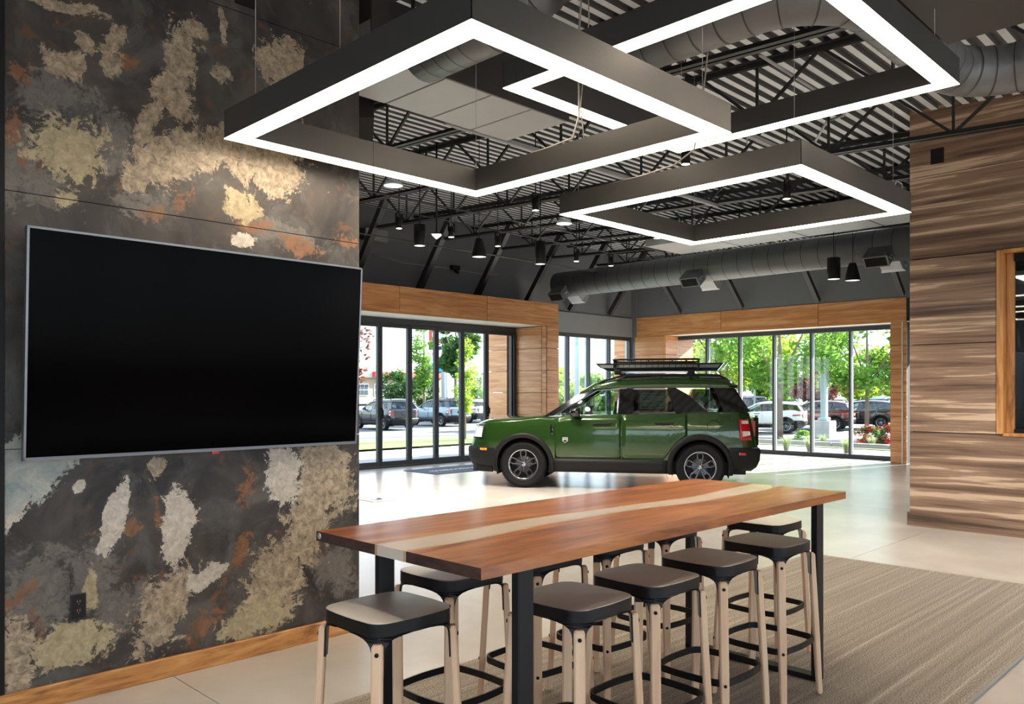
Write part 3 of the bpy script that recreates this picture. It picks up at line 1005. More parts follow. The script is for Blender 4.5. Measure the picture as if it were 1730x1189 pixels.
def slab(edge0, edge1, name, m):
    k = MB(); c = .003
    n = len(xs)
    for i in range(n - 1):
        a, b = xs[i], xs[i + 1]
        k.cur = 0
        k.add([(a, edge0(a), TZ1), (b, edge0(b), TZ1), (b, edge1(b), TZ1), (a, edge1(a), TZ1)], [(0, 1, 2, 3)])
        k.add([(a, edge0(a), TZ0), (b, edge0(b), TZ0), (b, edge1(b), TZ0), (a, edge1(a), TZ0)], [(3, 2, 1, 0)])
        k.add([(a, edge0(a), TZ0), (b, edge0(b), TZ0), (b, edge0(b), TZ1), (a, edge0(a), TZ1)], [(0, 1, 2, 3)])
        k.add([(a, edge1(a), TZ0), (b, edge1(b), TZ0), (b, edge1(b), TZ1), (a, edge1(a), TZ1)], [(3, 2, 1, 0)])
    k.cur = 1
    for x in (UX0, UX1):
        k.add([(x, edge0(x), TZ0), (x, edge1(x), TZ0), (x, edge1(x), TZ1), (x, edge0(x), TZ1)], [(3, 2, 1, 0) if x == UX0 else (0, 1, 2, 3)])
    return k.build(name, m, tb)


e0 = lambda x: river(x, -1); e1 = lambda x: river(x, 1)
slab(lambda x: VY0, lambda x: e0(x) - .014, 'wood_slab', ['table_wood', 'table_end'])
slab(lambda x: e1(x) + .014, lambda x: VY1, 'wood_slab', ['table_wood', 'table_end'])
slab(lambda x: e0(x) - .014, e0, 'live_edge', ['sap_wood', 'sap_wood'])
slab(e1, lambda x: e1(x) + .014, 'live_edge', ['sap_wood', 'sap_wood'])
slab(e0, e1, 'resin_river', ['resin', 'resin'])
k = MB()
k.lathe([(.0, 1.5785), (.012, 1.5785), (.012, 1.5805)], 20, 'y')
k2 = MB(); k2.v = [(p[1], p[0] + 2.565, p[2] + .928) for p in k.v]; k2.f = k.f; k2.mi = k.mi; k2.sm = k.sm
k2.build('maker_medallion', 'badge', tb)
for ux in (1.80, 3.91):
    lf = bpy.data.objects.new('leg_frame', None); COL.objects.link(lf); lf.parent = tb
    for vy in (1.77, 2.50):
        MB().bbox(ux, vy, .02, ux + .07, vy + .035, TZ0 - .006, .004).build('leg', 'black_steel', lf)
    MB().bbox(ux, 1.77, .009, ux + .07, 2.535, .035, .003).build('foot_bar', 'black_steel', lf)
    MB().bbox(ux, 1.73, TZ0 - .008, ux + .07, 2.56, TZ0, .002).build('top_plate', 'black_steel', lf)

# ================================================================== STOOLS


def rsq(h, r, n=6, bulge=0.0):
    """rounded square outline, half side h, corner radius r; sides bow out by bulge"""
    pts = []
    for q in range(4):
        cx, cy = [(1, 1), (-1, 1), (-1, -1), (1, -1)][q]
        for i in range(n + 1):
            a = math.pi / 2 * (q + i / n)
            pts.append(((h - r) * cx + r * math.cos(a), (h - r) * cy + r * math.sin(a)))
        nx_, ny_ = [(0, 1), (-1, 0), (0, -1), (1, 0)][q]
        # mid side points
        px, py = [((h - r), h), (-h, (h - r)), (-(h - r), -h), (h, -(h - r))][q]
        qx, qy = [(-(h - r), h), (-h, -(h - r)), ((h - r), -h), (h, (h - r))][q]
        for t in (.25, .5, .75):
            bb = bulge * math.sin(math.pi * t)
            pts.append((px + (qx - px) * t + nx_ * bb, py + (qy - py) * t + ny_ * bb))
    return pts


ST = .745
def make_stool():
    t = thing('bar_stool', 'x', 'stool')
    # seat: steel pan, crowned to reflect the windows, with rolled rim and deep skirt
    k = MB(); k.smooth = True
    O = rsq(.163, .062, 6, .006)
    def ring(f, z): return [(x * f, y * f, z) for x, y in O]
    rs = [ring(.985, ST - .048), ring(1.0, ST - .047), ring(1.0, ST - .045), ring(1.0, ST - .010), ring(1.0, ST - .008), ring(.996, ST - .0055), ring(.985, ST - .0042), ring(.975, ST - .0040), ring(.93, ST - .0032), ring(.8, ST - .0015), ring(.5, ST + .0015), ring(.2, ST + .0030), ring(.02, ST + .0033)]
    k.loft(rs, cap=False)
    nO = len(O)
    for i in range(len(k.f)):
        if i >= nO * 5: k.mi[i] = 1  # top faces take the pale reflection colour
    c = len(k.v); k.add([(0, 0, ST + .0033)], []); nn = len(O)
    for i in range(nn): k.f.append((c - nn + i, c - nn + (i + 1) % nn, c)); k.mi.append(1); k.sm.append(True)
    ri = [ring(.985, ST - .048), ring(.97, ST - .046), ring(.96, ST - .02), ring(.3, ST - .022)]
    k.loft(ri[::1], cap=False)
    k.build('seat', ['stool_black', 'stool_top_sheen'], t, False)
    for q in range(4):
        a = math.pi / 4 + q * math.pi / 2
        d = Vector((math.cos(a), math.sin(a), 0)); s = Vector((-d.y, d.x, 0))
        # bracket: corner web that necks down from the skirt into a flat tab behind the leg
        k = MB(); k.smooth = False
        for i in range(7):
            pass
        prof = [(.100, ST - .044), (.070, ST - .048), (.048, ST - .054), (.034, ST - .063), (.025, ST - .077), (.020, ST - .10), (.018, ST - .165)]
        vs = []; fs = []
        for w_, z in prof:
            f = (ST - .044 - z)
            rad = .203 + f * .04
            for tt in (.0, -.005):
                bow = 0.0 if w_ < .03 else (w_ - .03) * .93
                vs += [d * (rad + tt - bow * .8) - s * w_ + Vector((0, 0, z)), d * (rad + tt) + Vector((0, 0, z)), d * (rad + tt - bow * .8) + s * w_ + Vector((0, 0, z))]
        for i in range(len(prof) - 1):
            b = i * 6; e = b + 6
            fs += [(b, b + 1, e + 1, e), (b + 1, b + 2, e + 2, e + 1), (b + 3, e + 3, e + 4, b + 4), (b + 4, e + 4, e + 5, b + 5), (b, e, e + 3, b + 3), (b + 2, b + 5, e + 5, e + 2)]
        b = (len(prof) - 1) * 6
        fs += [(b, b + 1, b + 4, b + 3), (b + 1, b + 2, b + 5, b + 4)]
        k.add(vs, fs); k.build('bracket', 'stool_black', t, False, fix=True)
        # leg
        top = d * .213 + Vector((0, 0, ST - .064)); bot = d * .252 + Vector((0, 0, .009))
        k = MB()
        dd = (bot - top).normalized(); nrm = d
        rings = []
        for f, hw, hd, cz in ((0, .013, .008, 0), (.012, .018, .013, 0), (.6, .018, .0135, 0), (.985, .0145, .012, 0), (1, .012, .010, 0)):
            c0 = top.lerp(bot, f) ; ch = .005
            o_ = [(-hw + ch, -hd), (hw - ch, -hd), (hw, -hd + ch), (hw, hd - ch), (hw - ch, hd), (-hw + ch, hd), (-hw, hd - ch), (-hw, -hd + ch)]
            rings.append([c0 + s * i + d * (j + .0) for i, j in o_])
        k.loft(rings)
        lg = k.build('leg', 'beech', t, False, fix=True)
        for f in ((ST - .064 - .653) / (ST - .073), (ST - .064 - .272) / (ST - .073)):
            k = MB(); c0 = top.lerp(bot, f) + d * .0135
            k.cyl(c0, c0 + d * .004, .0065, 12)
            k.build('bolt', 'bolt_black', lg, False)
    # foot ring
    k = MB()
    O = rsq(.172, .062, 8, .008)
    k.loft([[(x * a, y * a, z) for x, y in O] for a, z in ((1, .258), (1, .286), (.965, .286), (.965, .258), (1, .258))], cap=False)
    k.build('foot_ring', 'stool_black', t, False, fix=True)
    return t


ns = [(2.147, 1.847, .02, 'black stool with beech legs, nearest the slate wall on the near side of the table'),
      (2.593, 1.856, -.02, 'second black steel stool from the slate wall end, near side of the table'),
      (3.065, 1.866, .015, 'third black steel stool from the slate wall end, near side of the table'),
      (3.604, 1.882, -.015, 'black steel stool on the near side of the table, beside the far right table leg')]
fs_ = [(2.12, 2.46, .03, 'black steel stool on the far side of the table, nearest the slate wall end'),
       (2.61, 2.46, 0, 'second black steel stool from the slate wall end, far side, mostly under the tabletop'),
       (3.078, 2.467, 0, 'third black steel stool from the slate wall end, far side, mostly under the tabletop'),
       (3.577, 2.485, 0, 'fourth black steel stool from the slate wall end, far side, mostly under the tabletop')]
en = [(1.603, 2.181, .0, 'black steel stool with beech legs at the end of the table facing the slate wall'),
      (4.165, 2.19, .0, 'black steel stool at the table end nearest the green vehicle')]
proto = make_stool(); first = True
for rows_, grp in ((ns, 'stools along the near side of the table'), (fs_, 'stools along the far side of the table'), (en, 'stools at the ends of the table')):
    for x, y, rz, lab in rows_:
        o = proto if first else copy_tree(proto)
        first = False
        o.location = (x, y, 0); o.rotation_euler = (0, 0, rz)
        o['label'] = lab; o['group'] = grp

# ================================================================== PENDANT LIGHTS


def pendant(x0, x1, y0, y1, z, label, cables, seams=()):
    h, w_ = .143, .104
    t = thing('pendant_light', label, 'pendant light', ((x0 + x1) / 2, (y0 + y1) / 2, z + h), 0, 'square ring pendants over the table')
    for (a, b, c, d) in ((x0, x1, y0, y0 + w_), (x0, x1, y1 - w_, y1), (x0, x0 + w_, y0 + w_, y1 - w_), (x1 - w_, x1, y0 + w_, y1 - w_)):
        k = MB(); e = .003
        k.box(a, c, z + h - e, b, d, z + h)                     # lid
        if b - a > d - c:
            k.box(a, c, z, b, c + e, z + h - e); k.box(a, d - e, z, b, d, z + h - e)
        else:
            k.box(a, c, z, a + e, d, z + h - e); k.box(b - e, c, z, b, d, z + h - e)
        if b - a > d - c:      # end caps at the outer corners
            k.box(a, c, z, a + e, d, z + h - e); k.box(b - e, c, z, b, d, z + h - e)
        k.build('housing', 'fixture_black', t)
        k = MB(); k.box(a, c, z - .004, b, d, z - .0005)
        k.build('diffuser', 'diffuser', t)
    for (cx_, cy_) in cables:
        k = MB(); zt = zdeck(cy_) - .01
        k.cyl((cx_, cy_, z + h), (cx_, cy_, zt), .0016, 6)
        cb = k.build('suspension_cable', 'cable_steel', t)
        k = MB(); k.cyl((cx_, cy_, z + h), (cx_, cy_, z + h + .035), .006, 10); k.build('cable_gripper', 'cable_steel', cb)
    for s in seams:
        k = MB(); k.box(*s); k.build('joint_seam', 'seam', t)
    return t


A = (1.90, 3.655, 2.10, 3.99); hA = 2.75
pa = pendant(*A[:2], *A[2:], hA, 'large black square ring pendant with glowing underside, nearest the slate wall',
             [(2.0, 3.85), (2.0, 2.2), (3.55, 2.2), (3.55, 3.88), (1.95, 3.0)], [(2.75, 3.885, hA + .004, 2.752, 3.888, hA + .143)])
pb = pendant(4.455, 6.205, 2.112, 3.962, 2.75, 'black square ring pendant with glowing underside, farthest over the carpet',
             [(4.55, 3.86), (4.55, 2.2), (6.1, 2.2), (6.1, 3.86)])
pc = pendant(3.207, 4.962, 1.433, 3.278, 3.166, 'highest black square ring pendant with glowing underside, between the other two',
             [(3.3, 3.18), (3.3, 1.53), (4.86, 1.53), (4.86, 3.18)])
k = MB()
k.tube([(3.6, 3.0, 4.3), (3.6, 3.02, 3.9), (3.58, 3.04, 3.4), (3.6, 3.05, 3.05), (3.6, 3.10, 2.93), (3.58, 3.3, 2.905), (3.6, 3.6, 2.90), (3.6, 3.85, 2.897)], .006, 6)
k.tube([(3.61, 3.01, 4.3), (3.63, 3.0, 3.6), (3.60, 3.04, 3.1), (3.61, 3.02, 2.90)], .004, 6)
k.build('power_cord', 'cord_grey', pa)
k = MB()
k.tube([(4.5, 2.7, 4.3), (4.52, 2.75, 3.7), (4.5, 2.8, 3.2), (4.5, 2.85, 3.0), (4.5, 3.0, 2.93), (4.5, 3.3, 2.905), (4.5, 3.7, 2.90)], .006, 6)
k.build('power_cord', 'cord_grey', pb)
k = MB(); k.tube([(6.0, 2.16, 2.90), (6.03, 2.15, 2.95), (6.10, 2.14, 2.94), (6.12, 2.14, 2.895)], .005, 6); k.build('power_cord', 'cord_grey', pb)

# ================================================================== DUCTS


def duct_run(pts, r, n=28, rib=.0):
    """round duct along a path with raised seam rings"""
    k = MB(); k.tube(pts, r, n); return k


# long round duct before the tall windows
du = thing('round_duct', 'long dark spiral duct running before the tall windows, with outlet boxes', 'duct', (13.68, 8, 3.84))
X = 13.68; k = MB(); k.tube([(X, 12.2, 3.84), (X, 3.2, 3.84)], .28, 32); k.build('duct_tube', 'duct_grey', du)
k = MB(); y = 12.15
while y > 3.4:
    k.lathe([(.281, y - .006), (.284, y), (.281, y + .006)], 28, 'y', (X, 0, 3.84)); y -= .152 * 2
kk = k.build('spiral_seam', 'duct_dark', du)
kk['kind'] = 'stuff'
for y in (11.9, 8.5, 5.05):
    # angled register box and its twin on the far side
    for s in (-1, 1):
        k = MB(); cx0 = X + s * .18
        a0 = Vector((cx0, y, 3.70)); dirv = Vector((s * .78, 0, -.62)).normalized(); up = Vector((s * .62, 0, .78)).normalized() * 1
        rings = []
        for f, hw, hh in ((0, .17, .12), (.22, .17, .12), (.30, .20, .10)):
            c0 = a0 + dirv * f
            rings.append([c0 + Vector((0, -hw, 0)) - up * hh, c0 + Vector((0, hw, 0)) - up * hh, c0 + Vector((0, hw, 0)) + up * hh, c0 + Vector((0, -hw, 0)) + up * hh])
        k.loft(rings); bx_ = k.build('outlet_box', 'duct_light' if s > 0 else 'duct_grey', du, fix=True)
        k = MB(); c0 = a0 + dirv * .302
        for i in range(9):
            yy = -.16 + i * .04
            k.bar(c0 + Vector((0, yy, 0)) - up * .075, c0 + Vector((0, yy, 0)) + up * .075, .012, .004, up=dirv)
        c1 = a0 + dirv * .3005
        k.add([c1 + Vector((0, -.165, 0)) - up * .078, c1 + Vector((0, .165, 0)) - up * .078, c1 + Vector((0, .165, 0)) + up * .078, c1 + Vector((0, -.165, 0)) + up * .078], [(0, 1, 2, 3)])
        k.build('grille', 'void', bx_)
        k = MB(); k.bar(a0 + Vector((0, -.19, 0)) + dirv * .1, a0 + Vector((0, -.19, 0)) + dirv * .24 + up * .03, .02); k.bar(a0 + Vector((0, -.19, 0)) + dirv * .24 + up * .03, a0 + Vector((0, -.23, 0)) + dirv * .24, .015); k.build('damper_lever', 'duct_light', bx_)

# wide rectangular duct above the first pendant
rd = thing('rectangular_duct', 'wide flat bottomed rectangular duct above the pendant nearest the slate wall', 'duct', (3.5, 4.6, 3.6))
x = 4.90
wds = [.42, .42, .44, .62]
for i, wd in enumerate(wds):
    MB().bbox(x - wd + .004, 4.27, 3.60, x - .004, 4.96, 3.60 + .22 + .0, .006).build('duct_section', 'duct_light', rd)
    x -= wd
MB().box(x, 4.255, 3.603, 4.9, 4.27, 3.98).build('shaded_side', 'duct_dark', rd)  # shade put into colour: dark plate over the side, lit bottom left pale
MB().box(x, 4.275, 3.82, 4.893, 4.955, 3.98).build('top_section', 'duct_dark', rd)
# dark faceted fitting hanging beside it
ft = thing('duct_fitting', 'dark faceted duct fitting beside the slate wall above the pendant', 'duct fitting', (3.5, 5.5, 3.6))
k = MB()
c0 = Vector((3.62, 5.62, 3.60))
f8 = [(-.26, -.05), (-.17, .24), (.10, .27), (.26, .10), (.17, -.22), (-.12, -.26)]
k.loft([[c0 + Vector((a * .5 - .18, a * .86 + .05, b)) for a, b in f8], [c0 + Vector((a * .5 + .16, a * .86 - .25, b)) for a, b in f8]])
k.build('fitting_body', 'duct_dark', ft, fix=True)
k = MB(); k.bar(c0 + Vector((.10, -.10, .1)), c0 + Vector((.2, -.16, -.24)), .012); k.build('lever', 'duct_grey', ft)
k = MB(); k.tube([c0 + Vector((-.1, .1, .12)), c0 + Vector((-.75, .2, .12)), c0 + Vector((-1.2, .22, .12))], .20, 20); k.build('round_neck', 'duct_grey', ft)


def round_duct(name, label, pts, r, rs, m='duct_grey'):
    t = thing(name, label, 'duct', tuple(pts[0]))
    k = MB(); k.tube(pts, r, 28); k.build('duct_tube', m, t)
    k = MB(); pts = [Vector(p) for p in pts]; acc = 0
    for a, b in zip(pts[:-1], pts[1:]):
        L = (b - a).length; d = (b - a).normalized(); s = -acc
        while s < L:
            if s >= 0:
                c = a + d * s; k.tube([c - d * .004, c + d * .004], r + .004, 28, cap=False)
            s += rs
        acc = (L + acc) % rs
    q = k.build('seam_ring', 'duct_dark', t); q['kind'] = 'stuff'
    return t


def arc(c, r, a0, a1, z, n=8):
    return [(c[0] + r * math.cos(a0 + (a1 - a0) * i / n), c[1] + r * math.sin(a0 + (a1 - a0) * i / n), z) for i in range(n + 1)]


E1 = [(4.25, 3.5, 3.66)] + arc((4.75, 2.32), .5, math.pi, math.pi * 1.5, 3.66, 8) + [(5.6, 1.82, 3.66)]
E2 = arc((5.75, 1.42), .40, math.pi / 2, 0, 3.66, 7)
path = E1[:-1] + [(5.4, 1.82, 3.66)] + [(p[0] + .2, p[1], p[2]) for p in E2] + [(6.35, -3.5, 3.66)]
round_duct('round_duct', 'round duct that elbows twice above the highest pendant towards the walnut wall', path, .165, .17)
round_duct('round_duct', 'short ribbed round duct above the pendant nearest the slate wall', [(3.38, 4.2, 3.70), (3.38, 3.6, 3.70), (3.45, 3.2, 3.85)], .20, .12)
bd = thing('rectangular_duct', 'dark rectangular trunk duct above the highest pendant', 'duct', (3.8, 1.0, 4.0))
MB().bbox(3.55, -.9, 3.50, 4.05, .94, 3.70, .006).build('duct_section', 'duct_dark', bd)
MB().prism([(3.1, .95), (5.25, .95), (5.41, 1.15), (5.41, 1.63), (3.1, 1.63)], 3.58, 3.78).build('duct_section', 'duct_dark', bd)
MB().bbox(2.3, 1.9, 3.60, 3.9, 2.6, 3.78, .006).build('duct_section', 'duct_dark', bd)
# flat pale duct by the tall windows
fd = thing('rectangular_duct', 'pale flat duct just above the long round duct', 'duct', (12, 5, 3.9))
y = 8.35
while y > 4.0:
    MB().bbox(11.62, y - 1.2, 3.965 + .0, 12.72, y - .01, 4.09, .005).build('duct_section', 'duct_light', fd); y -= 1.21
MB().bbox(12.0, 3.2, 4.12, 12.9, 5.5, 4.2, .005).build('access_panel', 'deck_light', fd)

# conduits and unistrut
cd = thing('conduit', 'thin lighting track and conduit hung below the joists near the folding doors', 'conduit', (8, 8.7, 3.9))
for (p, q, r_) in (((4.2, 8.7, 4.02), (12.4, 8.5, 4.0), .011), ((4.2, 10.9, 3.98), (14.5, 10.9, 3.98), .012), ((5.5, 9.6, 4.1), (13.5, 9.6, 4.08), .008)):
    k = MB(); k.cyl(p, q, r_, 8); k.build('pipe', 'duct_dark', cd)
cd2 = thing('conduit', 'pale conduit with a bend beside the walnut wall below the deck', 'conduit', (9.6, 4, 4.2))
k = MB(); k.tube([(6.3, 3.35, 4.28), (7.6, 3.4, 4.30), (8.2, 3.42, 4.30), (8.35, 3.5, 4.30), (8.4, 3.7, 4.3), (9.3, 4.3, 4.3), (9.9, 4.35, 4.3)], .014, 8); k.build('pipe', 'duct_light', cd2)
for i, (px_, l_) in enumerate((((3.9, 4.55), 'pale strut channel across the joists above the pendants'), ((5.9, 6.0), 'second pale strut channel across the joists beyond the pendants'))):
    y = px_[0]; t = thing('strut_channel', l_, 'strut', (7, y, 4.0))
    z = ZB0 + SL * y - .03
    MB().box(5.0, y - .02, z - .012, 9.9, y - .005, z + .03).build('rail', 'duct_light', t)
    MB().box(5.0, y + .005, z - .012, 9.9, y + .02, z + .03).build('rail', 'duct_light', t)
wire = thing('cable', 'loose grey wire drooping along the charcoal wall over the folding doors', 'cable', (11, 12.4, 4))
k = MB(); k.tube([(8.9, 12.58, 4.02), (9.6, 12.57, 3.93), (10.6, 12.57, 3.95), (11.6, 12.55, 3.93), (12.1, 12.5, 3.95)], .008, 6); k.build('wire', 'cord_grey', wire)

# ================================================================== CEILING FIXTURES


def can(x, y, z, r, h, label, glow='lamp_glow', group=None, name='cylinder_light', lit=True, yoke=False):
    t = thing(name, label, 'ceiling light', (x, y, z), 0, group)
    k = MB(); k.lathe([(r * .3, h), (r, h * .985), (r, 0), (r * .9, 0), (r * .88, .02)], 24, 'z', (x, y, z)); k.build('shade', 'trim_black', t)
    k = MB(); k.lathe([(.001, -.003), (r * .92, .001)], 24, 'z', (x, y, z)); k.build('lens', glow, t)
    k = MB(); k.cyl((x, y, z + h), (x, y, zdeck(y) - .005), .007, 8); k.build('stem', 'trim_black', t)
    if yoke:
        k = MB(); k.bar((x - r - .006, y, z + h * .5), (x - r - .006, y, z + h + .05), .006, .03, up=(1, 0, 0)); k.bar((x + r + .006, y, z + h * .5), (x + r + .006, y, z + h + .05), .006, .03, up=(1, 0, 0)); k.bar((x - r - .006, y, z + h + .05), (x + r + .006, y, z + h + .05), .03, .006)
        k.build('yoke', 'trim_black', t)
    return t


g = 'lit black track spots below the joists'
for i, (x, y, z, l_) in enumerate((
        (6.58, 8.71, 3.62, 'small lit black spot nearest the slate wall, beside the large cylinder light'),
        (7.47, 8.68, 3.62, 'small lit black spot between the diamond sensor and the cone speaker'),
        (8.43, 8.73, 3.62, 'small lit black spot just past the cone speaker'),
        (7.08, 6.68, 3.62, 'lit black spot directly below the corner of the nearest pendant'),
        (9.86, 8.41, 3.52, 'small lit black spot above the start of the long round duct'),
        (10.62, 8.31, 3.52, 'small lit black spot farthest along, above the long round duct'),
        (6.38, 4.13, 3.53, 'lit black spot seen between the nearest and farthest pendants'),
        (8.30, 4.10, 3.53, 'lit black spot seen inside the farthest pendant ring'))):
    can(x, y, z, .042, .15, l_, group=g, name='track_spot', yoke=True)
can(6.46, 8.12, 3.30, .075, .27, 'large unlit black cylinder light hung over the doors side, nearer the slate wall', 'glow_white', 'large black cylinder lights')
can(7.70, 7.18, 3.10, .070, .30, 'large unlit black cylinder light hung before the long round duct', 'glow_white', 'large black cylinder lights')
can(12.64, 5.46, 3.22, .10, .34, 'black cylinder light below the long round duct by the walnut wall', 'glow_white', 'large black cylinder lights')


def cone(x, y, z, r, h, label):
    t = thing('pendant_speaker', label, 'speaker', (x, y, z), 0, 'cone pendant speakers')
    k = MB(); k.lathe([(.015, h), (r * .42, h * .98), (r * .52, h * .88), (r * .80, h * .4), (r, 0), (r * .94, -.004)], 28, 'z', (x, y, z)); k.build('cone_shell', 'trim_black', t)
    k = MB(); k.lathe([(.001, .006), (r * .94, .002)], 28, 'z', (x, y, z)); k.build('grille', 'glow_white', t)  # added faint glow; the speaker grille is no lamp
    k = MB(); k.cyl((x, y, z + h), (x, y, zdeck(y) - .005), .004, 6); k.build('cable', 'trim_black', t)


cone(6.75, 7.32, 3.10, .095, .23, 'black cone shaped pendant speaker hung near the folding doors')
cone(12.85, 5.25, 3.20, .12, .28, 'black cone shaped pendant speaker tucked below the long round duct')
t = thing('ceiling_sensor', 'diamond shaped white tipped sensor on a black rod over the folding doors', 'sensor', (6.77, 8.16, 3.5))
k = MB(); k.lathe([(.02, .05), (.085, .04), (.09, .03)], 20, 'z', (6.77, 8.16, 3.46)); k.cyl((6.77, 8.16, 3.51), (6.77, 8.16, zdeck(8.16)), .012, 8); k.build('rod', 'trim_black', t)
k = MB(); k.lathe([(.088, .03), (.05, 0), (.004, -.03)], 4, 'z', (6.77, 8.16, 3.46)); k.build('tip', 'glow_white', t)  # tip given a faint glow too, though the sensor is no lamp
for i, (x, y, z, r, l_) in enumerate((
        (6.12, 8.22, 4.02, .12, 'white disc light below the deck beside the slate wall edge'),
        (9.36, 8.23, 4.02, .12, 'white disc light below the corner of the farthest pendant'),
        (12.45, 8.20, 3.99, .10, 'white disc light at the end of the pale flat duct'),
        (11.5, 8.0, 4.05, .07, 'small white disc light near the end of the pale flat duct'),
        (8.9, 4.9, 4.0, .12, 'white disc light seen inside the farthest pendant ring'))):
    t = thing('disc_light', l_, 'ceiling light', (x, y, z), 0, 'white disc lights under the deck')
    k = MB(); k.lathe([(.02, .06), (r * .8, .05), (r, .01), (r, 0)], 24, 'z', (x, y, z)); k.cyl((x, y, z + .05), (x, y, zdeck(y)), .008, 8); k.build('housing', 'deck_light', t)
    k = MB(); k.lathe([(.001, -.006), (r * .6, -.004), (r, 0)], 24, 'z', (x, y, z)); k.build('lens', 'glow_white', t)
t = thing('emergency_light', 'grey box fitting mounted high on the charcoal wall over the doors', 'emergency light', (8.9, 12.5, 3.9))
x_, y_, z_ = 8.93, 12.45, 4.36
k = MB(); k.bbox(x_ - .28, y_ + .0, z_ - .11, x_ + .22, y_ + .15, z_ + .11, .006); k.build('body', 'band_grey', t)
k = MB(); k.bbox(x_ - .40, y_ + .05, z_ - .09, x_ - .28, y_ + .15, z_ + .09, .004); k.build('bracket', 'void', t)
t = thing('security_camera', 'small black camera under the cone speaker on the charcoal wall', 'camera', (10.9, 12.5, 3.9))
k = MB(); k.bbox(10.80, 12.50, 3.93, 11.0, 12.6, 4.02, .004); k.bar((10.9, 12.55, 3.93), (10.9, 12.45, 3.86), .05); k.build('body', 'trim_black', t)

# added fill lamps, out of view, that brighten the seating side
fill_spots = [(-1.5, 1.5, 3.5), (-1.5, -3.5, 3.3), (2.6, -2.6, 3.3), (6.0, -2.2, 3.4), (7.9, 1.2, 3.45)]
gl = 'added fill lamps'
for i, (x, y, z) in enumerate(fill_spots):
    can(x, y, z, .09, .25, ['added fill lamp over the open floor', 'added fill lamp by the end wall', 'added fill lamp behind the photographer', 'added fill lamp beyond the carpet', 'added fill lamp near the walnut wall'][i], group=gl, name='fill_lamp')
    ld = bpy.data.lights.new('fill_bulb', 'SPOT'); ld.energy = FILL_LAMP; ld.color = (1, .93, .84); ld.spot_size = R(120); ld.spot_blend = .8; ld.shadow_soft_size = .09
    lo_ = bpy.data.objects.new('fill_bulb', ld); COL.objects.link(lo_); lo_.location = (x, y, z - .02)
for (x, y, z) in ((6.46, 8.12, 3.30), (7.70, 7.18, 3.10), (12.64, 5.46, 3.22)):  # added fill: bulbs in the unlit cylinders brighten the far side
    ld = bpy.data.lights.new('cylinder_fill', 'SPOT'); ld.energy = 170; ld.color = (1, .93, .84); ld.spot_size = R(150); ld.spot_blend = .7; ld.shadow_soft_size = .07
    lo_ = bpy.data.objects.new('cylinder_fill', ld); COL.objects.link(lo_); lo_.location = (x, y, z - .02)
# the track spots throw light too
for (x, y, z) in ((6.58, 8.71, 3.62), (7.47, 8.68, 3.62), (8.43, 8.73, 3.62), (9.86, 8.41, 3.52), (10.62, 8.31, 3.52), (7.08, 6.68, 3.62), (8.30, 4.10, 3.53)):
    ld = bpy.data.lights.new('spot_bulb', 'SPOT'); ld.energy = 110; ld.color = (1, .88, .74); ld.spot_size = R(110); ld.spot_blend = .6; ld.shadow_soft_size = .04
    lo_ = bpy.data.objects.new('spot_bulb', ld); COL.objects.link(lo_); lo_.location = (x, y, z - .01)

# ================================================================== VEHICLES
FW, RWX = 1.30, -1.30


def lerp_tab(tab, x):
    if x >= tab[0][0]: return tab[0][1]
    for (x0, a), (x1, b) in zip(tab[:-1], tab[1:]):
        if x >= x1:
            t = (x0 - x) / (x0 - x1); t = t * t * (3 - 2 * t)
            return a + (b - a) * t
    return tab[-1][1]


